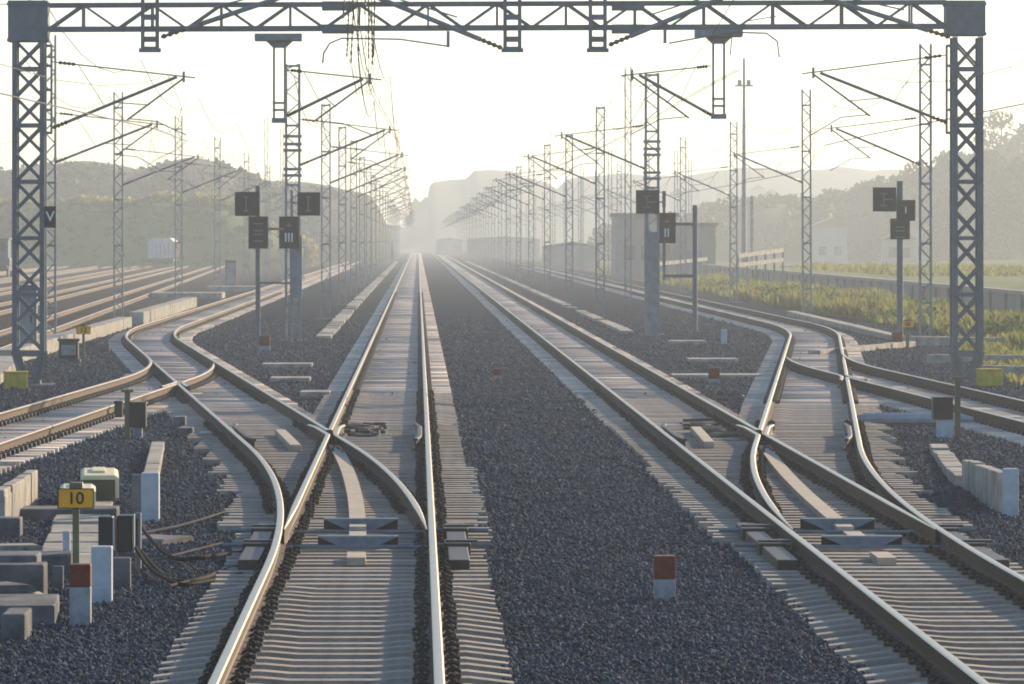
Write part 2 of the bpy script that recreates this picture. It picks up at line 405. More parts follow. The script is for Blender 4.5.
# loose stones near the camera
n=380000
t=rng.random(n); Y=33*(230/33)**t**1.12
u=rng.random(n)*1080-28; X=(u-VPX)*Y/F
keep=rng.random(n)<np.clip((235-Y)/100,0,1)
X=X[keep]; Y=Y[keep]; n=len(X)
base=np.array([[-1,-1,-1],[1,-1,-1],[1,1,-1],[-1,1,-1],[-1,-1,1],[1,-1,1],[1,1,1],[-1,1,1]],float)*.58
V=base[None]*(1+rng.normal(0,.28,(n,8,1)))+rng.normal(0,.16,(n,8,3))
ax=rng.normal(0,1,(n,3)); ax/=np.linalg.norm(ax,axis=1)[:,None]; th=rng.random(n)*6.28
c,s=np.cos(th)[:,None,None],np.sin(th)[:,None,None]; A=ax[:,None,:]
V=V*c+np.cross(np.broadcast_to(A,V.shape),V)*s+A*(V*A).sum(2,keepdims=True)*(1-c)
r=((.010+.017*rng.random(n)**2.2)*np.maximum(1,Y/50)**.7)[:,None,None]
V=V*r; V[:,:,0]+=X[:,None]; V[:,:,1]+=Y[:,None]; V[:,:,2]+=(zbed(X,Y)+.008+rng.normal(0,.008,n)-.012*np.clip((Y-60)/80,0,1))[:,None]
tag(link('ballast_stones',np_solids('ballast_stones',V,BOXF,M['stone'])),'loose grey ballast stones between and beside the near tracks','ballast',kind='stuff')

# ------------------------------------------------------------------ lattice mast, cantilever, overhead line
def lattice(mb, x0,x1,y0,y1,z0,z1,chord,lace,pitch,cross=False,faces=('f','b')):
    for x in (x0,x1):
        for y in (y0,y1): mb.bar((x,y,z0),(x,y,z1),chord)
    z=z0; k=0
    while z<z1-.05:
        zn=min(z+pitch,z1)
        for f in faces:
            y={'f':y0,'b':y1}.get(f)
            if y is not None:
                if cross or k%2==0: mb.bar((x0,y,z),(x1,y,zn),lace)
                if cross or k%2==1: mb.bar((x1,y+.004,z),(x0,y+.004,zn),lace)
            else:
                x={'l':x0,'r':x1}[f]
                if cross or k%2==0: mb.bar((x,y0,z),(x,y1,zn),lace)
                if cross or k%2==1: mb.bar((x,y1,z),(x,y0,zn),lace)
        z=zn; k+=1
def ins(mb,p,q,r=.05,n=5,mi=0):
    p=Vector(p); q=Vector(q); pts=[]; rr=[]
    for i in range(n*2+1):
        pts.append(p.lerp(q,i/(n*2))); rr.append(r if i%2 else r*.45)
    mb.tube(pts,rr,8,mi)
def cantilever(parent, d, reach, zt=6.95, zl=5.45, za=6.6, tube=.035, x0=.0):
    a=MB(); ax=d*reach
    p=Vector((d*x0,0,zl)); q=Vector((ax-d*.15,0,za)); ins(a,p,p.lerp(q,.12),.055,4,1)
    a.tube([p.lerp(q,.12),q],tube,8)
    t0=Vector((d*x0,0,zt)); t1=Vector((ax+d*.25,0,za-.02)); ins(a,t0.lerp(t1,.04),t0.lerp(t1,.16),.045,4,1)
    a.tube([t0,t0.lerp(t1,.04)],.014,6); a.tube([t0.lerp(t1,.16),t1],.018,6)
    a.tube([(ax,0,za+.12),(ax,0,za-.12)],.03,6)
    a.tube([(ax,0,za-.03),(ax-d*1.25,0,za-.95)],.024,6)                       # steady tube
    m=p.lerp(q,.5); a.tube([m,(ax-d*.75,0,za-.62+.0)],.014,6)                 # horizontal strut
    a.tube([t0.lerp(t1,.18),p.lerp(q,.42)],.009,5)                            # tie
    a.tube([(ax-d*1.2,0,za-.92),(ax-d*.6,0,za-.98),(ax+d*.05,0,5.25)],.014,6)
    return a.build('cantilever',[M['galv'],M['insul']],parent)
def mast_parts(root, H=8.9, w=.34, solid=0, chord=.052):
    mb=MB(); h=w/2; lattice(mb,-h,h,-.12,.12,-.1,H,chord,.03,.36)
    if solid:
        for z in (5.1,5.3,5.9,6.1,6.35): mb.box(-h-.08,h+.08,-.17,.17,z,z+.09)
    for z in np.arange(1,H,1.9): mb.box(-h-.02,h+.02,-.135,-.115,z,z+.07)
    mb.build('lattice_post',M['galv'],root)
    f=MB(); f.box(-.42,.42,-.42,.42,-.45,-.1); f.build('footing',M['conc'],root,bevel=.02)
rows=[('by the left yard',1,3.25,[(-11.15,165),(-12.2,222),(-12.2,278),(-12.4,337),(-12.4,395)]+[(-12.4,450+55*i) for i in range(9)]),
      ('left of the middle track',1,3.1,[(-4.0 if i==0 else -3.75,174+48*i) for i in range(20)]),
      ('right of the right main track',-1,3.05,[(7.9 if i==0 else 7.72,184+47*i) for i in range(20)]),
      ('along the weedy strip',-1,3.0,[(16.2,174+53*i) for i in range(14)])]
PROTO={}
def make_mast(d,reach,H,**kw):
    r=empty('catenary_mast',(0,0,0)); mast_parts(r,H,**kw); cantilever(r,d,reach,x0=.17); return r
for (where,d,reach,pts) in rows:
    proto=None
    for i,(x,y) in enumerate(pts):
        if proto is None: proto=make_mast(d,reach,8.7 if 'main' in where or 'middle' in where else 9.3,**(dict(w=.42,solid=1,chord=.075) if 'main' in where or 'middle' in where else {})); bpy.context.view_layer.update(); o=proto
        elif i==1 and where in ('left of the middle track','right of the right main track'): proto=make_mast(d,reach,8.7); bpy.context.view_layer.update(); o=proto
        else: o=copy_tree(proto)
        o.location=(x,y,-.15+rng.normal(0,.02))
        if i: o.rotation_euler=(rng.normal(0,.002),rng.normal(0,.002),rng.normal(0,.01)); o.scale=(1,1,1+rng.normal(0,.012))
        tag(o,'lattice catenary mast, %s beyond the gantry in the row %s'%(ORD[i],where),'mast','lattice catenary masts')
# extra poles of the far station
pp=None
for i,(u,v,Y) in enumerate([(628,67,262),(266,118,520),(282,128,520),(610,150,420),(676,150,470),(690,160,520),(506,185,760),(350,170,760),(374,176,820),(582,168,560)]):
    x,z=XZ(u,v,Y)
    if pp is None:
        pp=empty('lattice_mast',(0,0,0)); mb=MB(); lattice(mb,-.14,.14,-.1,.1,-.1,10,.05,.025,.45); mb.build('lattice_post',M['galv'],pp)
        f=MB(); f.box(-.4,.4,-.4,.4,-.4,-.1); f.build('footing',M['conc'],pp); bpy.context.view_layer.update(); o=pp
    else: o=copy_tree(pp)
    o.location=(x,Y,-.2); o.scale.z=(z+.2)/10
    tag(o,'slim bare lattice mast without bracket, %s'%['the tall one left of the double-lamp signal','thin one beyond the left yard signal','one right beside another thin one over the left yard','one beyond the station building','one above the flat building','one right of the flat building','one in the far haze right of the track','one in the haze left of the track','one in the far haze by the left woods','one in front of the right ridge'][i],'mast','bare lattice masts')

def line(fc, a, b, label, sup, seed):
    r=empty('overhead_line',(fc(a),a,5.3)); ox,oy=fc(a),a
    def P(x,y,z): return (x-ox,y-oy,z-5.3)
    c=MB(); w=MB(); d=MB()
    sup=[s for s in sup if a<s<b]; pts=[a]+sup+[b]
    cat=[]
    for p,q in zip(pts[:-1],pts[1:]):
        n=max(2,int((q-p)/8))
        for k in range(n+(q==b)):
            t=k/n; y=p+(q-p)*t; z=6.55-.85*4*t*(1-t)*min(1,(q-p)/48)**2; cat.append((y,z))
    c.tube([P(fc(y),y,z) for y,z in cat],.007,4)
    for o in (-.025,.025): w.tube([P(fc(y)+o+.12*math.sin(y*.06),y,5.28) for y in np.linspace(a,b,int((b-a)/14)+2)],.006,4)
    for y,z in cat[1::1]:
        if y>420: break
        MB().tube([P(fc(y),y,z),P(fc(y)+.12*math.sin(y*.06),y,5.28)],.003,4).build('dropper',M['wire'],r)
    c.build('catenary_wire',M['wire'],r); w.build('contact_wire',M['wire'],r)
    tag(r,label,'overhead wire','overhead lines')
line(cAm,45,1100,'overhead line above the middle main track',[120]+[174+48*i for i in range(19)],1)
line(cBm,75,1100,'overhead line above the right main track',[120]+[184+47*i for i in range(19)],2)
line(lambda Y:cL(Y) if Y<137 else cA(Y),60,900,'overhead line above the left branch and left outer track',[120,165,222,278,337,395,450,505,560],3)
line(lambda Y:cR(Y) if Y<143 else cB(Y),80,850,'overhead line above the right branch and right outer track',[120]+[174+53*i for i in range(12)],4)

for (xw,zw,a,b_,lab) in ((-12.35,8.7,170,560,'feeder wire along the tops of the masts by the left yard'),(-3.95,8.15,174,1000,'feeder wire along the mast tops left of the middle track'),(7.85,8.2,184,1000,'feeder wire along the mast tops right of the main tracks'),(16.35,8.75,174,800,'feeder wire along the mast tops by the weedy strip'),(-20.5,8.6,95,620,'high sagging wire over the left yard'),(-9.2,8.9,85,300,'high sagging wire above the left branch track'),(-1.4,7.4,126,700,'spare wire hanging beside the middle overhead line')):
    mb=MB(); y=a; P=[]
    while y<b_:
        for k_ in range(6): t=k_/6; P.append((xw-(a+b_)*0,y+48*t,zw-1.0*4*t*(1-t)))
        y+=48
    mb.tube(P,.014,4); tag(mb.build('feeder_wire',M['wire']),lab,'overhead wire','overhead lines')
# ------------------------------------------------------------------ portal gantry
gy=120.; k=gy/F
root=empty('portal_gantry',(0,gy,0)); tag(root,'wide blue-grey lattice portal gantry spanning all the tracks','gantry')
def gx(u): return (u-VPX)*k
def gz(v): return CH-(v-VPY)*k
for (u0,u1) in ((13,46),(951,982)):
    mb=MB(); x0,x1=gx(u0)+.06,gx(u1)-.06; m=(x0+x1)/2
    y0,y1=-.3,.3
    for x in (x0,x1):
        for y in (y0,y1): mb.bar((x,y,.45),(x,y,7.4),.112,.112)
    z=.5; i=0
    while z<7.3:
        zn=min(z+.62,7.4)
        for y in (y0,y1):
            mb.bar((x0,y-.03,z),(x1,y-.03,zn),.05); mb.bar((x1,y+.03,z),(x0,y+.03,zn),.05)
        for x in (x0,x1): mb.bar((x,y0,z),(x,y1,zn),.045)
        if i%2==1:
            for y in (y0,y1): mb.bar((x0,y-.045,zn),(x1,y-.045,zn),.09)
        z=zn; i+=1
    leg=mb.build('lattice_leg',M['bluesteel'],root)
    ft=MB()
    for sx,x in ((-1,x0),(1,x1)):
        for y in (y0,y1): ft.bar((x,y,.5),(m+sx*.12,y*.4,-.2),.12)
    ft.box(x0,x1,-.34,-.28,.38,.52); ft.box(m-.25,m+.25,-.2,.2,-.22,-.16)
    ft.build('tapered_foot',M['bluesteel'],root)
    pl=MB(); pl.box(m-.55,m+.55,-.6,.6,-.45,-.225); pl.build('footing',M['conc'],root,bevel=.03)
    cp=MB(); c0,c1=(gx(9),gx(49)) if u0<100 else (gx(945),gx(984)); cz0=gz(42 if u0<100 else 36)
    cp.box(c0,c1,-.36,.36,cz0,gz(1)); cp.box(c0-.02,c1+.02,-.375,.375,gz(6),gz(3)); cp.box(c0-.02,c1+.02,-.375,.375,cz0,cz0+.07)
    cp.build('corner_box',M['bluesteel'],root,bevel=.01)
bm=MB()
def btop(x): return gz(5.5)+(x-gx(30))*.0035
def bbot(x): return gz(29.5)+(x-gx(30))*.0035
xa,xb=gx(49)+.003,gx(945)-.003
for y in (-.3,.3):
    bm.bar((xa,y,btop(xa)),(xb,y,btop(xb)),.10,.085); bm.bar((xa,y,bbot(xa)),(xb,y,bbot(xb)),.12,.10)
    n=26; 
    for i in range(n):
        a,b=xa+(xb-xa)*i/n,xa+(xb-xa)*(i+1)/n
        if i%2: bm.bar((a,y,btop(a)),(b,y,bbot(b)),.05)
        else: bm.bar((a,y,bbot(a)),(b,y,btop(b)),.05)
        if i%2: bm.bar((a,y,bbot(a)),(a,y,btop(a)),.045)
        bm.bar((a,-.3,btop(a)),(b,.3,btop(b)),.03); bm.bar((a,-.3,bbot(a)),(b,.3,bbot(b)),.03)
for u in (338,628):                                            # splice plates
    for v in (6,29): x=gx(u); bm.box(x-.35,x+.35,-.37,.37,gz(v)-.09,gz(v)+.09)
bm.build('lattice_beam',M['bluesteel'],root)
for u in (151,512,597):                                        # upper drop frames
    d=MB(); x=gx(u)
    for s in (-1,1): d.box(x+s*.16-.04,x+s*.16+.04,-.5,-.4,gz(52),9.3)
    for v in (-40,-10,18,40,50): d.box(x-.2,x+.2,-.51,-.39,gz(v)-.06,gz(v)+.06)
    d.box(x-.24,x+.24,-.53,-.37,gz(53),gz(49))
    d.build('upper_drop_frame',M['bluesteel'],root)
for u,vt,vb,p0,p1 in ((279.5,42,122,255,302),(718.5,38,118,695,742)):   # lower drop posts
    d=MB(); x=gx(u)
    for s in (-1,1): d.bar((x+s*.12,-.05,gz(vt)),(x+s*.12,-.05,gz(vb)),.05)
    for v in (vt+2,vb-19,vb-12,vb-2): d.box(x-.15,x+.15,-.09,-.01,gz(v)-.025,gz(v)+.025)
    d.box(x-.17,x+.17,-.12,.02,gz(vb+1),gz(vb-4)); d.prism([(x-.3,gz(vt-1)),(x+.3,gz(vt-1)),(x+.14,gz(vt+6)),(x-.14,gz(vt+6))],-.12,.02)
    d.box(gx(p0),gx(p1),-.36,.36,gz(vt-1)+.001,gz(vt-8))
    d.build('drop_post',M['galv'],root)
for u,s in ((50,1),(948,-1)):                                  # ladder brackets on the legs
    d=MB(); x=gx(u)+.04*s
    d.bar((x,-.1,gz(45)),(x,-.1,gz(134)),.05); d.bar((x-s*.17,-.1,gz(45)),(x-s*.17,-.1,gz(134)),.05)
    for v in (46,66,90,110,133): d.box(min(x,x-s*.17),max(x,x-s*.17),-.13,-.07,gz(v)-.03,gz(v)+.03)
    d.build('bracket_frame',M['galv'],root)
def gcant(u_at,v_lo,v_hi,u_ap,v_ap,d):
    e=empty('bracket_pivot',(gx(u_at),-.1,0)); e.name='cantilever'; e.parent=root
    a=cantilever(e,d,abs(gx(u_ap)-gx(u_at)),gz(v_hi),gz(v_lo),gz(v_ap)); a.name='bracket_tube'; return e
for args in ((53,128,62,184,77,1),(947,123,55,813,73,-1),(287,116,70,370,79,1),(711,115,66,632,75,-1)):
    a=cantilever(root,args[5],abs(gx(args[3])-gx(args[0])),gz(args[2]),gz(args[1]),gz(args[4])); a.location=(gx(args[0]),-.1,0)
def upper_tube(p,q):
    t=MB(); a=Vector((gx(p[0]),-.45,gz(p[1]))); b=Vector((gx(q[0]),-.45,gz(q[1])))
    ins(t,a,a.lerp(b,.14),.06,4,1); t.tube([a.lerp(b,.14),b],.055,8); t.tube([a.lerp(b,.3)+Vector((0,0,.28)),b+Vector((0,0,.05))],.02,6)
    t.build('upper_bracket_tube',[M['galv'],M['insul']],root)
upper_tube((162,38),(336,-20)); upper_tube((502,49),(352,-12)); upper_tube((608,46),(756,-16)); upper_tube((948,38),(796,-10))
st=MB()
st.tube([(gx(323),-.45,gz(64)),(gx(324),-.45,gz(54)),(gx(330),-.45,gz(44)),(gx(342),-.45,gz(39)),(gx(400),-.45,gz(40)),(gx(448),-.45,gz(47))],.02,6); st.bar((gx(448),-.45,gz(48)),(gx(448),-.45,gz(32)),.07)
st.build('steady_arm',M['galv'],root); st=MB(); st.tube([(gx(668),-.45,gz(44)),(gx(690),-.45,gz(40)),(gx(730),-.45,gz(33)),(gx(765),-.45,gz(34)),(gx(776),-.45,gz(42)),(gx(778),-.45,gz(58))],.02,6); st.bar((gx(664),-.45,gz(44)),(gx(664),-.45,gz(30)),.07)
st.build('steady_arm',M['galv'],root); st=MB(); st.tube([(gx(729),-.45,gz(56)),(gx(731),-.45,gz(34)),(gx(745),-.45,gz(22)),(gx(775),-.45,gz(17))],.014,6)
st.build('steady_arm',M['galv'],root)
ic=MB()
for (u,v0,v1) in ((349,14,58),(354,2,64),(358,20,62),(369,6,60),(372,14,66),(375,0,58),(346,-20,20),(366,-20,16)):
    x=gx(u); ic.tube([(x+rng.normal(0,.05),-.6,9.0),(x,-.6,gz(v0))],.008,4); ins(ic,(x,-.6,gz(v0)),(x+rng.normal(0,.03),-.62,gz(v1)),.022,9,1)
    ic.tube([(x,-.62,gz(v1)),(gx(u*.5+395*.5-14),-.62,gz(96))],.006,4)
ic.build('insulator_string',[M['wire'],M['insul']],root)
for u,l in ((15.5,'yellow painted concrete block at the foot of the left gantry leg'),(989.5,'yellow painted concrete block at the foot of the right gantry leg')):
    x,y=GP(u,389 if u<100 else 386); b=MB(); b.box(-.25,.25,-.22,.22,0,.36); b.box(-.27,.27,-.24,.24,.34,.38)
    tag(b.build('concrete_block',M['yellowc'],None,(x,y,-.25),.04,.1),l,'block','yellow blocks by the gantry')

# ------------------------------------------------------------------ signals
def board(parent,x,z,w,h,y=0,name='signal_board',glyph=None,txt=None):
    b=MB(); b.box(x-w/2,x+w/2,y-.08,y,z-h/2,z+h/2); e=.025
    b.box(x-w/2-e,x+w/2+e,y-.1,y-.085,z+h/2-e,z+h/2+e); b.box(x-w/2-e,x+w/2+e,y-.1,y-.085,z-h/2-e,z-h/2+e)
    b.box(x-w/2-e,x-w/2+e,y-.1,y-.085,z-h/2+e+.001,z+h/2-e-.001); b.box(x+w/2-e,x+w/2+e,y-.1,y-.085,z-h/2+e+.001,z+h/2-e-.001)
    o=b.build(name,M['signal'],parent)
    if glyph:
        g=MB(); 
        if glyph=='H':
            g.box(x-.04,x-.005,y-.089,y-.0805,z-.2,z+.2); g.box(x-.14,x+.1,y-.09,y-.082,z+.17,z+.2); g.box(x-.14,x+.1,y-.09,y-.082,z-.2,z-.17); g.box(x+.005,x+.28,y-.09,y-.0805,z-.02,z+.02)
        elif glyph=='V':
            g.box(x-.04,x-.005,y-.089,y-.0805,z-.22,z+.22); g.box(x-.1,x+.06,y-.09,y-.082,z+.2,z+.23); g.box(x-.1,x+.06,y-.09,y-.082,z-.23,z-.2)
        elif glyph=='B':
            for dz in (.27,.06,-.06,-.26): g.box(x-.14,x+.14,y-.089,y-.0805,z+dz-.02,z+dz+.02)
        elif glyph=='T':
            g.box(x-.08,x+.08,y-.089,y-.0805,z+h*.2,z+h*.2+.05); g.box(x-.02,x+.02,y-.09,y-.082,z+h*.2-.02,z+h*.2+.1)
        g.build('unlit_symbol',M['faint'],o)
    if txt: text(txt,h*.42 if len(txt)>1 else h*.5,(x,y-.088,z-h*.18 if len(txt)>1 else z),o,M['numeral'])
    return o
def px(u,Y,x0=0): return (u-VPX)*Y/F-x0
def pz(v,Y): return CH-(v-VPY)*Y/F
# left pair
Y=166.; x0=px(258,Y)
r=empty('signal_post',(x0,Y,-.25)); tag(r,'black railway signal on a slim post with two dark boards, left of the roman three','signal','dark railway signals')
b=MB(); b.tube([(0,0,-.05),(0,0,pz(186,Y)+.25)],.075,10); b.box(-.2,.2,-.2,.2,-.1,.06); b.bar((.06,0,pz(229,Y)+.25),(px(284,Y,x0),0,pz(229,Y)+.25),.07); b.bar((.06,0,pz(283,Y)+.25),(px(291,Y,x0),0,pz(283,Y)+.25),.06); b.build('post',M['bluesteel'],r)
board(r,px(247,Y,x0),pz(204,Y)+.25,.68,.68,-.08,glyph='V'); board(r,px(258.5,Y,x0),pz(232.5,Y)+.25,.55,.93,-.08,glyph='B')
Y=170.; x0=px(295,Y)
r=empty('signal_bracket',(x0,Y,-.25)); tag(r,'dark signal boards with white roman three on a grey box post','signal','dark railway signals')
b=MB(); b.box(-.16,.22,-.1,.1,pz(298,Y)+.25,pz(236,Y)+.25); b.box(-.14,-.06,-.04,.04,-.1,pz(298,Y)+.249); b.box(.12,.2,-.04,.04,-.1,pz(298,Y)+.249); b.box(-.3,.3,-.3,.3,-.2,-.02); b.bar((-.1,0,pz(230,Y)+.25),(-.1,0,pz(190,Y)+.25),.08); b.bar((-.1,0,pz(203,Y)+.25),(px(302,Y,x0),0,pz(203,Y)+.25),.06); b.build('post',M['galv'],r)
board(r,px(289,Y,x0),pz(232.5,Y)+.25,.56,.95,-.13,glyph='T',txt='III'); board(r,px(309,Y,x0),pz(204,Y)+.25,.66,.68,-.13,glyph='V')
# right pair
Y=183.; x0=px(650,Y)
r=empty('signal_bracket',(x0,Y,-.25)); tag(r,'dark signal board on the grey box post at the mast right of the main tracks','signal','dark railway signals')
b=MB(); b.box(-.12,.24,-.42,-.24,-.1,pz(232,Y)+.25); b.box(-.3,.3,-.5,-.1,-.2,.0); b.bar((-.1,-.3,pz(232,Y)+.25),(-.1,-.3,pz(188,Y)+.25),.08); b.bar((0,-.3,pz(202,Y)+.25),(px(664,Y,x0),-.3,pz(202,Y)+.25),.05); b.build('post',M['galv'],r)
board(r,px(647,Y,x0),pz(202,Y)+.25,.74,.74,-.43,glyph='H')
Y=188.; x0=px(695,Y)
r=empty('signal_post',(x0,Y,-.25)); tag(r,'signal with white roman two held by two arms of a thick grey post','signal','dark railway signals')
b=MB(); b.tube([(0,0,-.05),(0,0,pz(205,Y)+.25)],.085,10); b.box(-.22,.22,-.22,.22,-.12,.05); b.bar((-.05,0,pz(224,Y)+.25),(px(664,Y,x0),0,pz(224,Y)+.25),.09); b.bar((-.05,0,pz(276,Y)+.25),(px(663,Y,x0),0,pz(276,Y)+.25),.11); b.build('post',M['bluesteel'],r)
b=MB(); b.bar((px(664,Y,x0),0,pz(191,Y)+.25),(px(664,Y,x0),0,pz(280,Y)+.25),.09); b.bar((px(664,Y,x0),0,pz(191,Y)+.25),(px(664,Y,x0),0,pz(207,Y)+.25),.12); b.build('hanging_pipe',M['bluesteel'],r)
board(r,px(666.5,Y,x0),pz(228,Y)+.25,.56,1.0,-.1,glyph='T',txt='II')
# far right
Y=170.; x0=px(900,Y)
r=empty('signal_post',(x0,Y,-.25)); tag(r,'three dark signal boards with white roman one on a post by the weeds','signal','dark railway signals')
b=MB(); b.tube([(0,0,-.05),(0,0,pz(181,Y)+.25)],.1,10); b.box(-.22,.22,-.22,.22,-.12,.05); b.bar((0,0,pz(198,Y)+.25),(px(885,Y,x0),0,pz(198,Y)+.25),.06); b.build('post',M['bluesteel'],r)
board(r,px(884,Y,x0),pz(199.5,Y)+.25,.68,.7,-.1,glyph='H'); board(r,px(899.5,Y,x0),pz(229,Y)+.25,.56,.6,-.1,glyph='B'); board(r,px(905,Y,x0),pz(210.5,Y)+.25,.54,.6,-.21,txt='I')
# V board near the left gantry leg
Y=119.3; x0=px(50.3,Y); r=empty('signal_board',(x0,Y,pz(217,Y))); tag(r,'small black board with a white letter V beside the left gantry leg','sign')
b=MB(); b.box(-.125,.125,-.05,0,-.235,.235); b.bar((-.05,0,0),(-.12,.75,0),.05); b.build('panel',M['signal'],r); text('V',.31,(0,-.056,0),r,M['numeral'])

# ------------------------------------------------------------------ marker stones, numbered signs, posts
def marker(u,v,w,h,redh,label,Y=None):
    x,y=GP(u,v) if Y is None else ((u-VPX)*Y/F,Y)
    r=empty('marker_stone',(x,y,-.25)); tag(r,label,'marker','red and white marker stones')
    a=MB(); a.box(-w/2,w/2,-w/2,w/2,-.1,h-redh); a.build('white_base',M['dirty'],r,bevel=.008)
    b=MB(); b.box(-w/2-.001,w/2+.001,-w/2-.001,w/2+.001,h-redh+.001,h); b.build('red_top',M['red'],r,bevel=.008)
marker(664.5,598,.19,.38,.21,'nearest red-topped marker stone on the ballast between the two main tracks')
marker(497,379,.16,.24,.16,'small far red marker stone on the ballast between the two main tracks')
marker(80.5,624,.175,.5,.19,'tall red and white marker stone below the yellow number ten sign')
marker(714,383,.24,.34,.24,'red marker stone on the ballast beside the right switch')
marker(265,350,.3,.42,.3,'red marker stone at the foot of the left signal post')
marker(897,347,.3,.45,.3,'red marker stone at the foot of the far right signal post')
def nsign(u,vb,vt,pw,ph,num,label,pr=.03,yb=None):
    x,y=GP(u,vb) if yb is None else ((u-VPX)*yb/F,yb)
    zt=pz(vt,y); r=empty('number_sign',(x,y,-.25)); tag(r,label,'sign','yellow number signs')
    b=MB(); b.box(-pr,pr,-.02,.02,-.1,zt+.25); b.box(-pr*1.9,pr*1.9,-.03,.02,zt+.14,zt+.3); b.build('post',M['post'],r)
    zc=zt+.25-.04-ph/2+.03; p=MB(); p.box(-pw/2,pw/2,-.036,-.024,zc-ph/2,zc+ph/2); e=.008
    q=p.build('sign_plate',M['yellow'],r,bevel=.004)
    f=MB()
    for (a0,a1,b0,b1) in ((-pw/2-e,pw/2+e,ph/2,ph/2+e),(-pw/2-e,pw/2+e,-ph/2-e,-ph/2),(-pw/2-e,-pw/2,-ph/2,ph/2),(pw/2,pw/2+e,-ph/2,ph/2)): f.box(a0,a1,-.041,-.02,zc+b0,zc+b1)
    f.build('sign_border',M['ink'],r)
    text(num,ph*.92,(0,-.042,zc-ph*.01),r,M['ink'])
nsign(76,598,488,.31,.165,'10','yellow sign reading 10 on an olive post in the near left corner',yb=48.8)
nsign(83.5,372,326,.33,.18,'12','small yellow sign reading 12 beyond the left branch track')
nsign(907.5,348,321,.36,.18,'08','small yellow sign beside the far right signal post',pr=.05)
def post(u,v,w,h,label,d=None,m='white',Y=None,rz=0,cap=False):
    x,y=GP(u,v) if Y is None else ((u-VPX)*Y/F,Y); d=d or w
    r=MB(); r.box(-w/2,w/2,-d/2,d/2,-.1,h); r.box(-w/2+.01,w/2-.01,-d/2-.004,d/2+.004,h*.25,h*.25+.02)
    return tag(r.build('concrete_post',M[m],None,(x,y,-.25),.012,rz),label,'post','white concrete posts')
post(102,603,.18,.50,'leaning-edge white post right beside the tall red and white marker stone',.2)
post(66.5,565,.07,.36,'thin white stake just left of the number ten sign post',Y=53)
post(150.5,521,.20,.55,'broad white post at the end of the tan slab strip',.26)
post(137.5,518,.13,.5,'grey post touching the broad white post on its left',m='conc')
post(122,588,.16,.28,'short grey pedestal under the black junction box',m='conc')
post(1010.5,516,.17,.55,'broad white post ending the low concrete wall on the right',.2)
post(724,344,.17,.45,'lone thin white post on the ballast by the right curve',m='white')
post(138,438,.14,.22,'short white block under the black box of the left branch',m='white')
post(945,437,.26,.33,'short white block under the black box of the right branch',m='white')
post(58,598,.1,.2,'stub of grey stone behind the marker stone',m='conc',Y=50)

# junction box with cables
x,y=GP(116,571); r=empty('junction_box',(x,y+.3,-.25)); tag(r,'black twin junction box beside the number ten sign, cables at its side','box')
k=(y+.3)/F
def jx(u): return (u-VPX)*k-x
def jz(v): return CH-(v-VPY)*k+.25
b=MB(); b.box(jx(99),jx(113.5),-.14,.14,jz(550),jz(516)); b.build('left_case',M['black'],r,bevel=.012)
b=MB(); b.box(jx(117.5),jx(132),-.14,.16,jz(551),jz(515)); b.build('right_case',M['black'],r,bevel=.012)
b=MB(); b.box(jx(113.6),jx(115.6),-.15,.1,jz(549),jz(518)); b.build('lit_edge_strip',M['white'],r); b=MB(); b.box(jx(115.7),jx(117.3),-.145,.1,jz(549),jz(518)); b.build('red_edge',M['redbright'],r)  # white strip paints the lit edge between the two cases
b=MB(); b.tube([(jx(138),.1,-.1),(jx(138),.1,jz(513))],.03,8); b.box(jx(132)+.002,jx(138),.05,.1,jz(519),jz(515)); b.box(jx(133.5),jx(135),-.15,.12,jz(552),jz(514)); b.build('galvanised_stand',M['galv'],r)
b=MB(); b.box(jx(104),jx(110),-.06,.06,-.1,jz(549)); b.box(jx(118),jx(126),-.06,.06,-.1,jz(550)); b.build('leg',M['conc'],r)
def cable(pts,rad,label,name='cable',m='cable',zs=None):
    mb=MB(); P=[]
    for p in pts: X_,Y_=GP(p[0],p[1],-.2); P.append((X_,Y_,(p[2] if len(p)>2 else -.215)))
    # smooth
    Q=[]
    for i in range(len(P)-1):
        p0=P[max(i-1,0)];p1=P[i];p2=P[i+1];p3=P[min(i+2,len(P)-1)]
        for j in range(6):
            t=j/6; Q.append(tuple(.5*((2*b_)+(-a_+c_)*t+(2*a_-5*b_+4*c_-d_)*t*t+(-a_+3*b_-3*c_+d_)*t**3) for a_,b_,c_,d_ in zip(p0,p1,p2,p3)))
    Q.append(P[-1]); mb.tube(Q,rad,7); o=mb.build(name,M[m]); return tag(o,label,'cable','cables on the ballast')
cable([(137,538,.0),(150,548,-.1),(172,556),(200,556),(225,553),(262,548)],.022,'upper black hose sagging from the junction box toward the switch')
cable([(132,560,.0),(146,566,-.12),(170,578),(198,578),(224,569),(258,560)],.022,'lower black hose sagging from the junction box toward the switch')
cable([(134,563,-.02),(150,572,-.16),(178,582),(206,580),(232,574),(250,571)],.018,'thin black hose beside the lower hose')
cable([(140,532),(180,524),(214,514),(238,506)],.013,'long thin pale rod running up to the switch','control_rod','rod')
cable([(165,556),(200,547),(228,540)],.012,'short thin pale rod on the ballast between the hoses','control_rod','rod')
cable([(170,584),(205,575),(236,566)],.012,'short pale rod just below the hoses','control_rod','rod')
for i,(a,b,v) in enumerate(((378,424,355),(374,424,362),(364,426,373),(392,420,318))):
    cable([(a,v),(a*.5+b*.5,v+.6),(b,v)],.02,['dark cross cable between the rails of the middle track, fourth one up from below','dark cross cable in the middle track, second of the group','dark cross cable in the middle track, lowest of the group','thin cross cable far up the middle track'][i],m='cable')
for i,(a,b,v) in enumerate(((536,590,334),(548,605,344),(560,622,352))):
    cable([(a,v),(b,v)],.02,['highest dark cross cable between the rails of the right main track','middle dark cross cable in the right main track','lowest dark cross cable in the right main track'][i],m='cable')

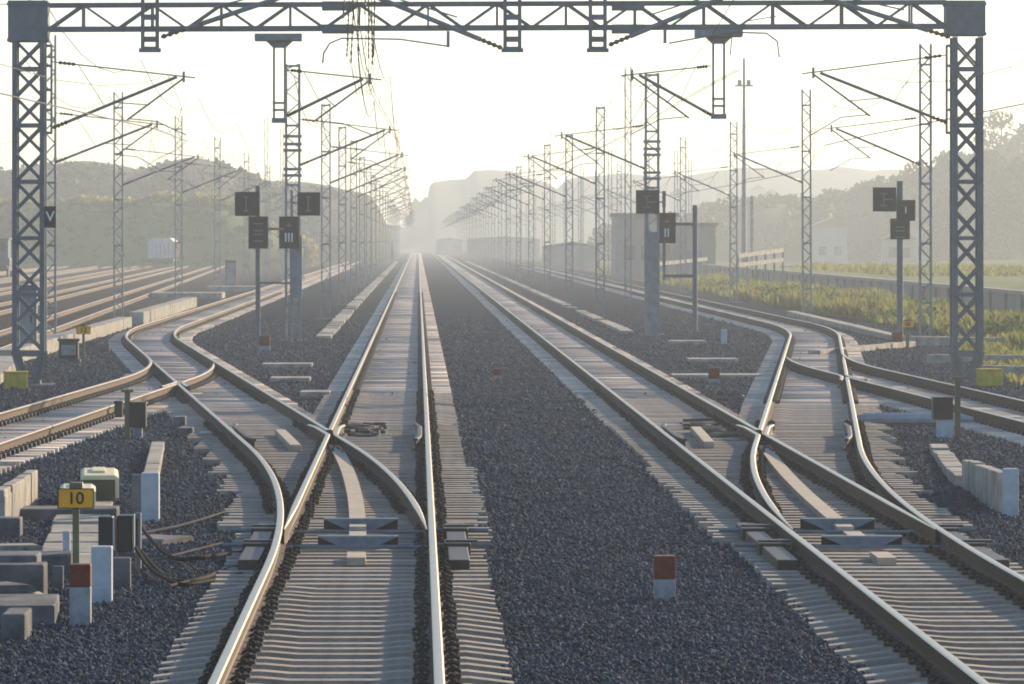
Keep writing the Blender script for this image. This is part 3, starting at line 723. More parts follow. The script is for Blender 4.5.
# black relay boxes by the branches
def relay(up,ub0,ub1,vt,vb,label,vbase,vtop):
    x,y=GP(up,vbase); r=empty('relay_box',(x,y,-.25)); tag(r,label,'box','black relay boxes'); q=y/F
    b=MB(); b.box(-.045,.045,-.04,.04,-.1,pz(vtop,y)+.25); b.box(-.1,.1,-.07,.07,pz(vtop,y)+.25,pz(vtop,y)+.29); b.build('post',M['post'],r)
    b=MB(); X0,X1=(ub0-up)*q,(ub1-up)*q; b.box(X0,X1,-.2,.1,pz(vb,y)+.25,pz(vt,y)+.25); b.box(X0-.015,X1+.015,-.215,.115,pz(vt,y)+.251,pz(vt-1.2,y)+.25); b.build('case',M['black'],r,bevel=.01)
    b=MB(); b.box((X0+X1)/2-.06,(X0+X1)/2+.06,-.08,.05,-.1,pz(vb,y)+.248); b.build('leg',M['galv'],r)
relay(127.5,130,146.5,403,427,'black relay box on an olive post by the left branch rails',438,392)
relay(957.5,932,952,398,419,'black relay box on an olive post by the right branch rails',437,379)
x,y=GP(118.5,420); b=MB(); b.box(-.07,.07,-.07,.07,0,.34); b.box(-.09,.09,-.09,.09,.3,.33); tag(b.build('point_lamp',M['black'],None,(x,y,-.25),.015),'small dark box on the ballast left of the relay box post','box')
# long pale pipe lying right
x0,y0=GP(852,418,-.13); x1,y1=GP(992,424,-.13); b=MB(); M['pipe']=mat('pale blue pipe',(.36,.40,.44),.8); b.tube([(x0,y0,-.16),(x0+.25,y0,-.14),(x1-.25,y0,-.14),(x1,y0,-.17)],[.06,.105,.105,.06],10)
tag(b.build('pipe',M['pipe']),'long pale blue-white pipe lying across behind the right relay box','pipe')

# ------------------------------------------------------------------ switch gear
def wedge(cx,y,w,label,tilt=.05):
    """two-lipped steel trough cover seen from the front: wide at the top, narrow at the bottom"""
    r=empty('deflector_plate',(cx,y,0)); tag(r,label,'plate','steel deflector plates between the switch blades')
    b=MB(); zt=-.075; zb=-.195
    b.face([(-w/2,0,zt),(-w*.17,.0-tilt,zb),(w*.17,-tilt,zb),(w/2,0,zt)]); b.face([(-w/2,.012,zt),(w/2,.012,zt),(w*.17,.012-tilt,zb),(-w*.17,.012-tilt,zb)])
    b.box(-w/2,w/2,0,.16,zt-.004,zt+.004); b.build('sloped_face',M['plate'],r)
    c=MB(); c.prism([(-w/2,zt-.008),(w/2,zt-.008),(w/2,-.19),(w*.2,-.2),(-w*.2,-.2),(-w/2,-.19)],.1,.15); c.build('dark_backing',M['raildark'],r)
for c0,s,nm in ((AX,-1,'middle'),(BX,1,'right')):
    ya=5450*3.02/(519.5-240); yb=5450*3.02/(537-240)
    wedge(c0-.01 if s<0 else c0+.02,ya,.8,'upper grey wedge-shaped plate between the blades of the %s switch'%nm)
    wedge(c0+.0,yb,.82,'lower grey wedge-shaped plate between the blades of the %s switch'%nm)
    # duct along the fork
    def dc(y): return c0+s*(sOff(y)*.5)+(.02 if s<0 else .0)
    for a,b_,lab in ((58.3,81.5,'long tan curved duct cover in the fork of the %s switch'%nm),(56.0,57.6,'short tan duct piece between the two plates of the %s switch'%nm),(52.6,53.6,'short tan duct block in front of the plates of the %s switch'%nm)):
        mb=MB(); Y=np.linspace(a,b_,max(3,int((b_-a)/1.0)+1)); w=.09
        for y in Y: x=dc(y); mb.v+=[(x-w,y,-.2),(x-w,y,-.125),(x+w,y,-.125),(x+w,y,-.2)]
        for i in range(len(Y)-1):
            for j in range(3): mb.f.append((4*i+j,4*i+j+1,4*i+5+j,4*i+4+j)); mb.m.append(0)
        n=4*(len(Y)-1); mb.f.append((0,3,2,1)); mb.m.append(0); mb.f.append((n,n+1,n+2,n+3)); mb.m.append(0)
        tag(mb.build('cable_duct',M['wood']),lab,'duct','tan duct covers in the tracks')
    cd=cA if s<0 else cB
    mb=MB(); mb.box(-.085,.085,-3.3,3.3,-.2,-.10)
    xx,yy=GP(287.5 if s<0 else 702,438 if s<0 else 435,-.12)
    tag(mb.build('cable_duct',M['wood'],None,(xx,yy,0),.012,-s*.06 if s<0 else -.02),'tan duct block beyond the frog of the %s switch'%nm,'duct','tan duct covers in the tracks')
    # rods and lock boxes
    for yy,ln in ((57.4,'far'),(54.6,'near')):
        rr=MB(); rr.tube([(c0-1.35,yy,-.115),(c0-.78,yy,-.115)],.022,8); rr.tube([(c0-.7,yy,-.135),(c0+.7,yy,-.135)],.02,8); rr.tube([(c0+.78,yy,-.115),(c0+1.35,yy,-.115)],.022,8)
        for q in (-.98,.98): rr.box(c0+q-.1,c0+q+.1,yy-.05,yy+.05,-.15,-.08)
        tag(rr.build('stretcher_rod',M['galv']),'%s steel rod across the blades of the %s switch'%(ln,nm),'rod','switch rods')
    for q in (-1,1):
        x=c0+q*(HG+.25); r=empty('point_lock',(x,56,-.2)); tag(r,'dark lock case outside the %s rail of the %s switch'%('left' if q<0 else 'right',nm),'lock case','switch lock cases')
        b=MB(); b.box(-.1,.1,-4.2,2.6,0,.10); b.box(-.13,.13,-1.9,-1.2,.0,.13); b.box(-.13,.13,.9,1.7,.0,.13); b.build('case',M['raildark'],r,bevel=.01)
        b=MB(); b.box(-.12,.2,-1.7,-1.5,.131,.15); b.box(-.12,.2,1.2,1.4,.131,.15); b.build('lid',M['raildark'],r)
    # slide chairs along the blades
    # greasy heel gear near the frog
    g=MB()
    g.box(-.3,.3,-4.2,4.2,-.21,-.185)
    for i in range(34):
        a=np.clip(rng.normal(0,.12),-.3,.3); bb=rng.normal(0,1.7); h=.03+.05*rng.random(); ex=.03+.05*rng.random(); ey=.08+.2*rng.random()
        g.box(a-ex,a+ex,bb-ey,bb+ey,-.2,-.18+h*.8,R=Matrix.Rotation(rng.random()*3,3,'Z'),C=(a,bb,0))
    xx,yy=(c0+s*.72-s*.12,89.5)
    tag(g.build('frog_gear',M['raildark'],None,(xx+.32*(-s),yy,0)),'dark greasy blocks and bolts beside the frog of the %s switch'%nm,'frog blocks')

# ------------------------------------------------------------------ concrete troughs, slabs and walls
def slab(name,x0,x1,y0,y1,z0,z1,label,cat='slab',m='conc',rz=0,group='loose concrete slabs',bev=.015,joints=0):
    cx,cy=(x0+x1)/2,(y0+y1)/2; w,d=(x1-x0)/2,(y1-y0)/2; b=MB()
    if joints:
        n=joints; g=.012
        for i in range(n):
            a=-d+2*d*i/n; c=-d+2*d*(i+1)/n; j=rng.normal(0,.008); b.box(-w+j,w+j,a+g,c-g,0,z1-z0+rng.normal(0,.008))
        b.box(-w*.9,w*.9,-d,d,-.02,(z1-z0)*.85)
    else: b.box(-w,w,-d,d,0,z1-z0)
    return tag(b.build(name,M[m],None,(cx,cy,z0),bev,rz),label,cat,group)
slab('retaining_slab',-4.67,-4.54,60,65,-.27,.19,'upright sunlit concrete slab wall at the left edge',joints=5,m='slab')
for (cx,cy,w,h,L,lab) in ((-3.88,66.4,.46,.37,2.2,'taller trough cover with sunlit cream top behind the number ten sign'),(-4.02,64.4,.42,.28,1.5,'lower trough cover with sunlit cream top just behind the number ten sign')):
    r=empty('trough_cover',(cx,cy,-.25),.06); tag(r,lab,'case','cream-topped trough covers')
    b=MB(); b.box(-w/2+.03,w/2-.05,-L/2+.03,L/2-.03,0,h-.06); b.build('body',M['olive'],r,bevel=.01)  # solid body in place of the trough cover's shaded hollow
    b=MB(); b.prism([(-w/2,h-.055),(w/2-.045,h-.055),(w/2-.045,h*.25),(w/2,h*.25),(w/2,h-.03),(w/2-.05,h),(-w/2+.04,h),(-w/2,h-.03)],-L/2,L/2); b.box(-w*.2,w*.15,-L*.2,L*.3,h+.001,h+.03); b.build('lid',M['cream'],r,bevel=.006)
slab('slab_path',-4.0,-3.38,52.6,66,-.27,-.19,'path of pale cover slabs leading away past the number ten sign',joints=14,m='slab',rz=.045)
slab('crossing_slab',-4.75,-3.45,62.2,63.0,-.27,-.13,'crosswise grey slab in front of the upturned trough sections')
slab('pit_wall',-4.95,-4.25,58.2,58.6,-.27,-.03,'dark concrete pit wall left of the slab path')
slab('crossing_slab',-4.9,-3.35,52.2,53.0,-.27,-.08,'long crosswise slab left of the number ten sign post')
slab('stacked_slab',-4.8,-3.33,48.5,49.0,-.27,.05,'thick bluish slab standing on edge in the left corner')
slab('stacked_slab',-4.6,-3.42,48.9,49.5,-.27,.11,'slab with a pale top behind the thick bluish slab')
slab('stacked_slab',-4.4,-3.05,45.3,46.8,-.27,-.10,'flat pale-topped slab lying in front of the bluish slab',rz=.04)
slab('stone_block',-3.32,-3.13,43.4,44.2,-.27,-.04,'upright stone block under the flat slab in the corner',m='conc')
slab('stone_block',-3.55,-3.37,42.6,43.2,-.27,-.05,'stone block at the very left edge below the flat slab',m='conc')
slab('stone_block',-3.9,-3.45,44.4,44.9,-.27,-.13,'low dark block wedged under the flat slab',m='conc')
for i,(x,y,z,a,l) in enumerate(((-3.75,47.4,-.27,.3,'lowest grey trough lid of the loose stack in the near left corner'),(-3.7,47.4,-.195,-.15,'middle grey trough lid of the loose stack in the near left corner'),(-3.8,47.35,-.12,.5,'topmost skewed trough lid of the loose stack in the near left corner'),(-4.35,54.6,-.27,.9,'lone trough lid lying flat left of the slab path'),(-2.75,57.5,-.26,1.2,'lone broken lid on the ballast right of the junction box'),(-4.3,56.2,-.27,.2,'lone trough lid leaning by the dark pit wall'))):
    b=MB(); b.prism([(-.42,0),(.42,0),(.42,.045),(.36,.07),(-.36,.07),(-.42,.045)],-.24,.24)
    o=tag(b.build('trough_lid',M['slab' if i%2 else 'conc'],None,(x,y,z),.006,a),l,'lid','loose trough lids'); o.rotation_euler.x=rng.normal(0,.02)
b0=GP(151,474,-.15); b1=GP(158,442,-.15)
def strip(name,pts,w,z0,z1s,label,m='slab',cat='wall',seg=1.0,gaps=0):
    b=MB(); 
    for (p,q,za,zb) in zip(pts[:-1],pts[1:],z1s[:-1],z1s[1:]):
        L=math.hypot(q[0]-p[0],q[1]-p[1]); n=max(1,int(L/seg))
        for i in range(n):
            if gaps and rng.random()<gaps: continue
            t0,t1=i/n,(i+1)/n; g=.006/L
            P0=Vector((p[0]+(q[0]-p[0])*(t0+g),p[1]+(q[1]-p[1])*(t0+g))); P1=Vector((p[0]+(q[0]-p[0])*(t1-g),p[1]+(q[1]-p[1])*(t1-g)))
            d=(P1-P0).normalized(); nn=Vector((d.y,-d.x))*w/2; j=rng.normal(0,.012 if seg<2 else .004); h0=za+(zb-za)*t0+j; h1=za+(zb-za)*t1+j
            o=nn*rng.normal(0,.05 if seg<2.5 else .015)
            c=[P0-nn+o,P0+nn+o,P1+nn+o,P1-nn+o]; i0=len(b.v)
            b.v+=[(v.x,v.y,z0) for v in c]+[(c[0].x,c[0].y,h0),(c[1].x,c[1].y,h0),(c[2].x,c[2].y,h1),(c[3].x,c[3].y,h1)]
            for f in BOXF: b.f.append(tuple(i0+k_ for k_ in f)); b.m.append(0)
    if gaps:
        (xa_,ya_),(xb_,yb_)=pts[0],pts[-1]; b.box(min(xa_,xb_)-w*.4,max(xa_,xb_)+w*.4,ya_,yb_,z0-.05,z0+.004)
    return tag(b.build(name,M[m],None,None,.012),label,cat,'concrete troughs and low walls')
strip('low_wall',[(6.83,63.5),(7.06,70)],.14,-.28,[.22,.12],'low concrete wall running back from the broad white post at right')
strip('cable_trough',[(7.05,70.3),(7.35,75),(7.9,83)],.26,-.28,[-.1,-.13,-.17],'crooked row of pale trough lids behind the low right wall')
strip('cable_trough',[(-10.6,140),(-10.75,200)],.5,-.28,[.12,.12],'long sunlit trough wall beyond the left gantry leg',seg=3)
strip('cable_trough',[(-10.7,207),(-10.9,262)],.55,-.28,[.2,.2],'farther sunlit trough wall beyond the left curve',seg=3)
strip('cable_trough',[(-9.6,118),(-10.5,139)],.9,-.3,[-.08,-.02],'wide pale concrete ramp behind the left gantry foot',seg=3)
strip('cable_trough',[(-3.05,176),(-3.1,260),(-3.1,420),(-3.1,800)],.5,-.28,[-.16,-.14,-.14,-.14],'long line of pale trough lids beside the left masts',seg=2.2,gaps=.3)
strip('cable_trough',[(7.15,186),(7.1,300),(7.1,500),(7.1,800)],.42,-.28,[-.15]*4,'long line of pale trough lids beside the right main track masts',seg=2.2,gaps=.3)
strip('cable_trough',[(15.75,230),(15.2,172)],.4,-.3,[-.05,-.08],'pale straight trough in front of the weeds at right',seg=3)
strip('cable_trough',[(14.9,166),(17.4,163)],.5,-.3,[.02,.02],'crosswise trough behind the right gantry leg',seg=2)
strip('cable_trough',[(13.2,141),(18.5,139)],.4,-.3,[-.02,-.02],'crosswise pale trough right of the gantry leg',seg=2)
strip('cable_trough',[(13.0,126),(18.5,123)],.4,-.3,[.05,.0],'crosswise pale trough beside the right yellow block',seg=2)
strip('cable_trough',[(10.9,150),(14.8,164)],.35,-.3,[-.1,-.1],'slanting pale trough at the right curve',seg=2)
for i,(u0,u1,v,lab) in enumerate(((270,310,378,'pale crosswise slab on the ballast below the left signals'),(262,312,364,'pale slab beside the foot of the left signals'),(670,706,341,'pale slab at the foot of the right signal mast'),(688,738,359,'thin pale slab on the ballast left of the lone white post'),(672,762,375,'long pale slab below the red marker by the right curve'),(206,258,290,'concrete platform beside the left cabinet'),(150,222,297,'low sunlit platform beside the second left mast'),(300,330,392,'faint low slab on the ballast inside the left crossover'))):
    a=GP(u0,v,-.18); b_=GP(u1,v,-.18)
    slab('ground_slab',a[0],b_[0],a[1]-.3,a[1]+(1.2 if i<5 or i==7 else 5),-.29,-.17 if i<5 or i==7 else .05,lab,m='slab',group='flat ground slabs')
strip('slab_strip',[b0,b1],.2,-.27,[-.12,-.14],'tan slab strip leading away behind the broad white post',cat='slab',seg=2.5)
# cabinets
def cabinet(u,v,w,h,d,label,m='bluesteel'):
    x,y=GP(u,v); r=empty('relay_cabinet',(x,y,-.25)); tag(r,label,'cabinet','trackside cabinets')
    b=MB(); b.box(-w/2,w/2,-d/2,d/2,.08,h); b.box(-w/2-.04,w/2+.04,-d/2-.04,d/2+.04,h+.001,h+.06); b.build('case',M[m],r,bevel=.01)
    b=MB(); b.box(-w/2+.06,w/2-.06,-d/2-.02,-d/2-.003,.18,h-.1); p=b.build('door',M['galv'],r); q=MB(); q.box(w*.2,w*.26,-d/2-.05,-d/2-.021,h*.5,h*.6); q.build('handle',M['black'],p)
    b=MB(); b.box(-w/2-.05,w/2+.05,-d/2-.05,d/2+.05,-.1,.075); b.build('plinth',M['conc'],r)
cabinet(27,357,.55,1.9,.4,'grey relay cabinet seen through the left gantry leg')
cabinet(231,287,.75,1.75,.5,'dark signal cabinet on the left yard ground','black')
cabinet(69,362,.5,.55,.4,'low dark cabinet left of the yellow sign reading 12','black')
b=MB(); x,y=GP(104,352); b.box(-.15,.15,-.1,.1,0,.2); b.box(-.18,.18,-.13,.13,.2,.23); tag(b.build('cover_box',M['conc'],None,(x,y,-.25),.01),'tiny grey box on the ballast right of the sign reading 12','box')
for i,(u,v,w,h) in enumerate(((186,436,.24,.14),(180,428,.2,.2),(208,437,.3,.08))):
    x,y=GP(u,v); b=MB(); b.box(-w/2,w/2,-.3,.3,0,h); b.box(-w/2+.02,w/2-.02,-.31,-.2,h*.3,h*.7)
    tag(b.build('switch_motor',M['conc' if i<2 else 'galv'],None,(x,y,-.25),.012),['low grey motor box beside the left branch','raised grey motor box behind another by the left branch','flat metal rod housing right of the motor boxes'][i],'motor','switch motors by the left branch')

# ------------------------------------------------------------------ surroundings: left
def ridge(name,pts,Y,depth,m,base=-.5,ny=10,kind='structure',rough=0,label=None):
    """a hill with the given crest: smooth cross-section in depth"""
    X=np.linspace(pts[0][0],pts[-1][0],160 if len(pts)<26 else 1000); Z=np.interp(X,[p[0] for p in pts],[p[1] for p in pts]); mb=MB(); ny=14
    for j in range(ny+1):
        t=j/ny; prof=math.sin(min(1,t*1.0)*math.pi)**.8
        for x,z in zip(X,Z):
            nz=rough*(math.sin(x*.21+t*9)+math.sin(x*.47+t*5+1.3))*.5
            mb.v.append((x,Y+(t-.5)*depth,base+(z-base+nz)*prof))
    nx=len(X)
    for j in range(ny):
        for i in range(nx-1):
            a=j*nx+i; mb.f.append((a,a+1,a+nx+1,a+nx)); mb.m.append(0)
    o=mb.build(name,m); o['kind']=kind
    for p in o.data.polygons: p.use_smooth=True
    return o
def pts(uv,Y): return [XZ(u,v,Y) for u,v in uv]
emb=[(-420,204),(-60,206),(0,205),(40,206),(75,203),(110,206),(140,202),(160,199),(180,203),(205,199),(230,206),(250,216),(262,228),(285,240),(305,246)]
ridge('grass_embankment',pts(emb,640),640,30,M['grassbank'],base=-.45,rough=.25)
hl=[(-700,150),(-150,170),(0,171),(40,164),(80,160),(110,167),(140,171),(165,161),(190,157),(215,162),(240,172),(265,180),(290,184),(330,186),(370,195),(382,214),(392,241)]
ridge('wooded_hill',pts(hl,800),800,95,M['hill'],base=-.45,rough=.5)
fh=[(-1300,185),(300,205),(405,228),(418,212),(426,205),(429,186),(433,182),(466,179),(474,171),(512,170),(520,176),(548,183),(556,190),(566,180),(590,176),(620,173),(680,177),(700,173),(740,167),(790,171),(840,167),(870,171),(900,169),(960,173),(1024,170),(1500,176),(2400,190)]
ridge('far_hills',pts(fh,1650),1650,380,M['hill'],base=-.45,rough=.3)
rh=[(610,232),(700,214),(730,206),(760,199),(800,202),(830,192),(860,189),(905,180),(930,172),(1024,168),(1500,160),(2200,175)]
ridge('right_slope',pts(rh,880),880,85,M['hill'],base=-.45,rough=.3)
# leaf masses
def leaf_cloud(cx,cy,cz,rx,ry,rz,n,size):
    d=rng.normal(0,1,(n,3)); d/=np.linalg.norm(d,axis=1)[:,None]; rad=rng.random(n)**.45
    c=np.stack([cx+d[:,0]*rad*rx,cy+d[:,1]*rad*ry,cz+d[:,2]*rad*rz],1)
    a=rng.normal(0,1,(n,3)); b=rng.normal(0,1,(n,3)); a/=np.linalg.norm(a,axis=1)[:,None]; b-=a*(a*b).sum(1,keepdims=True); b/=np.linalg.norm(b,axis=1)[:,None]
    s=(size*(.5+rng.random(n)))[:,None]
    return np.stack([c-a*s*.5,c+b*s*.45,c+a*s*.6,c-b*s*.4],1)
def wood(name,crest,Y,depth,count,size,label,m,rscale,low=0.):
    X0,X1=crest[0][0],crest[-1][0]; out=[]
    for i in range(count):
        x=X0+(X1-X0)*(i+rng.random())/count; z=np.interp(x,[p[0] for p in crest],[p[1] for p in crest]); t=rng.random()
        y=Y-depth*.5*t; zz=-.4+(z+.4)*math.cos(t*1.45)**.8-low
        r=rscale*(.6+.7*rng.random())
        out.append(leaf_cloud(x,y,zz-r*.35,r,r,r*.85,int(150+60*r),size))
    return tag(link(name,np_mesh(name,np.concatenate(out),4,m)),label,'woodland',kind='stuff')
wood('woodland',[p for p in pts(hl,790) if -130<p[0]<-9],800,90,420,.75,'dark hazy woodland covering the hill on the left',M['leaf'],3.0,low=1.2)
wood('woodland',pts(rh,870),880,80,420,.9,'hazy bushes and trees on the slope behind the right tracks',M['leaf2'],2.9,low=.3)
wood('woodland',[p for p in pts(fh,1600) if -10<p[0]<260],1640,260,240,2.2,'faint wood on the far ridge',M['leaf'],6.,low=5.5)

out=[]
M['crest']=mat('sunlit bank grass',(.22,.23,.06),.8,col2=(.30,.25,.10),scale=.2,island=.3,translucent=.6)  # sunlight along the crest put into a brighter yellow
E=[p for p in pts(emb,640) if p[0]>-62]; EX=[p[0] for p in E]; EZ=[p[1] for p in E]
wood('bank_scrub',[p for p in pts(emb,630) if p[0]>-60],640,8,300,.5,'sunlit scrub along the top of the grass embankment',M['crest'],1.7,low=-.1)
out=[]
for i in range(380):
    x=-60+46*rng.random(); t=rng.random()*.42; zz=-.45+(np.interp(x,EX,EZ)+.45)*math.sin(t*math.pi)**.8; r=.15+.3*rng.random()
    out.append(leaf_cloud(x,640+(t-.5)*30,zz,r*1.2,r,r*.7,int(40+60*r),.32))
tag(link('bank_tufts',np_mesh('bank_tufts',np.concatenate(out),4,M['shrub'])),'rough grass tufts over the face of the embankment','grass',kind='stuff')
# trees
def tree(u,vtop,Y,w,label,m='leaf2',dens=1.,trunk_h=.3,base=-.4):
    x,zt=XZ(u,vtop,Y); H=zt-base; r=empty('broadleaf_tree',(x,Y,base)); tag(r,label,'tree','trees beyond the right weeds')
    t=MB(); k=H*.022
    t.tube([(0,0,-.2),(.1,0,H*.25),(-.1,.1,H*.5),(.05,0,H*.8)],[k*1.3,k,k*.7,k*.25],7)
    cl=[]
    for i in range(int(13+w)):
        a=rng.random()*6.28; h=H*(trunk_h+(.92-trunk_h)*rng.random()); rr=w*.5*(1-.55*abs((h/H-.55)/.45))*(.3+.7*rng.random())
        e=(math.cos(a)*rr,math.sin(a)*rr,h); s0=(.05,0,h*.72); t.tube([s0,((e[0]+s0[0])/2,(e[1])/2,(h+s0[2])/2+.1),e],[k*.45,k*.3,k*.1],5)
        q=w*(.13+.11*rng.random()); cl.append(leaf_cloud(e[0],e[1],e[2],q,q,q*.8,int(150*dens*q),.55))
    t.build('trunk',M['bark'],r); link('crown',np_mesh('crown',np.concatenate(cl),4,M[m]),r)
for a in ((1000,104,500,6.5,'tall thin-topped tree rising behind the right gantry leg','leaf2',.45,.35),(1030,118,520,8,'tree at the right edge beside the tall thin tree','leaf2',.7,.3),
          (940,158,470,7,'rounded tree left of the right gantry leg','leaf2',1.1,.15),(915,172,480,6,'low tree farthest left in the right grove','leaf2',1.1,.1),(968,152,470,7,'dense tree directly behind the right gantry leg','leaf',1.1,.1),
          (1005,150,455,8,'dense tree just right of the gantry leg','leaf',1.2,.1),(1040,148,450,8,'dense tree cut by the right edge of the picture','leaf',1.2,.1),(1085,150,450,8,'dense tree beyond the right edge','leaf',1.,.1),
          (892,188,500,5,'small bush-like tree behind the far right signal','leaf2',1.1,.05),(955,185,440,6,'low bushy tree under the gantry-leg trees','leaf',1.2,.05),(990,190,430,6,'low bushy tree right of the gantry leg','leaf',1.2,.05),(1024,186,430,6,'low bushy tree at the right edge','leaf',1.2,.05)): tree(a[0],a[1],a[2]*1.8,a[3]*1.8,*a[4:])

# weeds: individual blades and seed heads as one mass
def weeds(n,xf,y0,y1,hmax,label,name='tall_grass',zb=-.36):
    Yw=y0*(y1/y0)**rng.random(n); xa,xb=xf(Yw); X=xa+(xb-xa)*rng.random(n)
    cl=.55+.45*np.sin(X*1.3+Yw*.11)*np.sin(Yw*.07+2.)+.2*rng.random(n)
    h=hmax*np.clip(cl,.2,1.1)*(.55+.5*rng.random(n)); wd=.03+.06*rng.random(n); le=rng.normal(0,.22,n)*h; ly=rng.normal(0,.2,n)*h; an=rng.random(n)*3.14
    b=np.stack([X,Yw,np.full(n,zb)],1); dx=np.stack([np.cos(an)*wd,np.sin(an)*wd,np.zeros(n)],1)
    mid=b+np.stack([le*.4,ly*.4,h*.6],1); tp=b+np.stack([le,ly,h],1)
    V=np.stack([b-dx*.6,mid-dx,tp,mid+dx],1)
    return tag(link(name,np_mesh(name,V,4,M['weeds'])),label,'grass',kind='stuff')
weeds(60000,lambda Y:(17.6+0*Y,22.6+0*Y),150,420,.95,'tall yellow-green weeds along the right outer track')
ridge('lawn_bank',[(25.5,-.3),(30,.7),(60,1.5),(130,1.9)],440,230,M['grassbank'],base=-.42,rough=.12)
weeds(24000,lambda Y:(29+0*Y,50+.05*Y),330,440,.55,'short lawn grass on the low bank behind the barrier','lawn_grass',zb=.7)
wc=[]
for i in range(150):
    y=150*(420/150)**rng.random(); x=18+4.2*rng.random(); q=.25+.4*rng.random(); wc.append(leaf_cloud(x,y,-.2+q*.5,q*1.3,q*1.5,q*.8,int(160*q),.16))
tag(link('low_shrubs',np_mesh('low_shrubs',np.concatenate(wc),4,M['shrub'])),'low green shrubs among the tall weeds','shrubs',kind='stuff')
weeds(9000,lambda Y:(12.8+4*((Y-115)/60),19.5+0*Y),120,180,.3,'thin weeds around the troughs by the right gantry leg','sparse_weeds',-.3)

# right road wall, road and barriers
r=empty('low_barrier',(24,200,-.36)); tag(r,'long low concrete barrier with a pale coping behind the weeds at right','barrier')
b=MB(); b.box(0,.25,-70,260,0,1.12); b.build('wall_panel',M['panel'],r); b=MB(); b.box(-.08,.33,-70,260,1.123,1.28); b.build('coping',M['slab'],r)
for y in np.arange(-68,258,6): MB().box(-.1,-.003,y,y+.25,0,1.12).build('buttress',M['conc'],r)
road=MB(); road.face([(27,150,-.33),(34,150,-.33),(52,700,-.33),(46,700,-.33)]); road.build('road',M['asphalt'])['kind']='structure'
def barrier(u0,u1,v0,v1,Y,label,rows=2):
    xa,za=XZ(u0,v0,Y); xb,zb=XZ(u1,v1,Y+14); r=empty('guard_rail',(xa,Y,-.36)); tag(r,label,'guard rail','white guard rails by the road')
    b=MB()
    for i in range(rows): b.bar((0,0,za+.36-.55*i),(xb-xa,14,zb+.36-.62*i),.08,.25)
    b.build('beam',M['slab'],r); p=MB()
    for i in range(6): t=i/5; p.box((xb-xa)*t-.06,(xb-xa)*t+.06,14*t+.06,14*t+.16,0,za+.36+(zb-za)*t+.1)
    p.build('support_post',M['galv'],r)
barrier(657,707,264,259,380,'short white guard rail behind the roman two signal',1)
barrier(738,783,256,250,330,'bright white double guard rail right of the weeds mast')
# flat station building
Y=470; x0,_=XZ(616,0,Y); x1,_=XZ(695,0,Y); x2,_=XZ(716,0,Y)
r=empty('station_building',(x0,Y,-.4)); tag(r,'flat-roofed grey station building behind the right signals','building')
zt=pz(217,Y)+.4; zt2=pz(226,Y)+.4
b=MB(); b.box(0,XZ(676,0,Y)[0]-x0,0,9,0,zt); b.build('main_wall',M['panel'],r)
b=MB(); b.box(XZ(676,0,Y)[0]-x0+.003,x2-x0,.5,8,0,zt2); b.build('side_wall',M['panel'],r)
b=MB(); b.box(-.25,XZ(676,0,Y)[0]-x0+.25,-.3,9.3,zt+.003,zt+.35); b.box(XZ(676,0,Y)[0]-x0+.26,x2-x0+.2,.2,8.3,zt2+.003,zt2+.3); b.build('flat_roof',M['conc'],r)
for i in range(3):
    b=MB(); b.box(.7+i*1.5,1.6+i*1.5,-.06,-.003,1.6,2.9); w=b.build('window',M['glass'],r); q=MB(); q.box(.6+i*1.5,1.7+i*1.5,-.12,-.003,1.5,1.595); q.build('sill',M['slab'],w)
b=MB(); b.box(6.2,7.4,.42,.497,0,2.4); b.build('door',M['bluesteel'],r)
# long low sheds far along the right
for i,(u0,u1,v,Y,lab) in enumerate(((468,540,239,1000,'long dark low shed in the haze right of the tracks'),(545,600,246,640,'low grey shed left of the station building'),(436,462,240,1150,'faint low shed at the end of the tracks'))):
    xa,z=XZ(u0,v,Y); xb,_=XZ(u1,v,Y); r=empty('shed',(xa,Y,-.4)); tag(r,lab,'shed','low sheds along the tracks')
    b=MB(); b.box(0,xb-xa,0,12,0,z+.4); b.build('wall',M['panel'],r); b=MB(); b.prism([(-.3,z+.403),(xb-xa+.3,z+.403),((xb-xa)/2,z+.9)],-.3,12.3); b.build('roof',M['conc'],r)
# light pole
x,z=XZ(744,58,420); r=empty('light_pole',(x,420,-.4)); tag(r,'very tall thin floodlight pole above the right weeds','light pole')
b=MB(); b.tube([(0,0,0),(0,0,z+.4)],[.22,.09],8); b.build('pole',M['galv'],r); b=MB(); b.box(-.7,.7,-.15,.15,z-1.8,z-1.68); b.box(-.5,-.2,-.3,.1,z-1.67,z-1.3); b.box(.2,.5,-.3,.1,z-1.67,z-1.3); b.build('lamp_bracket',M['galv'],r)
x,z=XZ(752,196,440); r=empty('light_pole',(x,440,-.4)); tag(r,'short pale pole near the road at right','light pole'); b=MB(); b.tube([(0,0,0),(0,0,z+.4)],.16,8); b.build('pole',M['slab'],r); b=MB(); b.box(-.3,.3,-.3,.3,-.1,.2); b.build('footing',M['conc'],r)
# hillside houses
hs=[(608,196,26),(622,193,22),(640,196,18),(655,199,16),(678,190,20),(694,188,14),(722,192,14),(758,186,18),(772,190,14),(790,194,18),(812,196,20),(838,205,20),(580,200,16),(560,204,14)]
for i,(u,v,w) in enumerate(hs):
    Y=1420; x,z=XZ(u,v,Y); W=w*Y/F*.8; r=empty('house',(x,Y,z-6)); tag(r,'tiny pale house in the haze on the far ridge, %s from the left'%ORD[i],'house','houses on the far ridge')
    b=MB(); b.box(-W/2,W/2,0,5,0,5.2); b.build('wall',M['plaster'],r); b=MB(); b.prism([(-W/2-.3,5.203),(W/2+.3,5.203),(0,6.4)],-.4,5.4); b.build('roof',M['roof'],r)
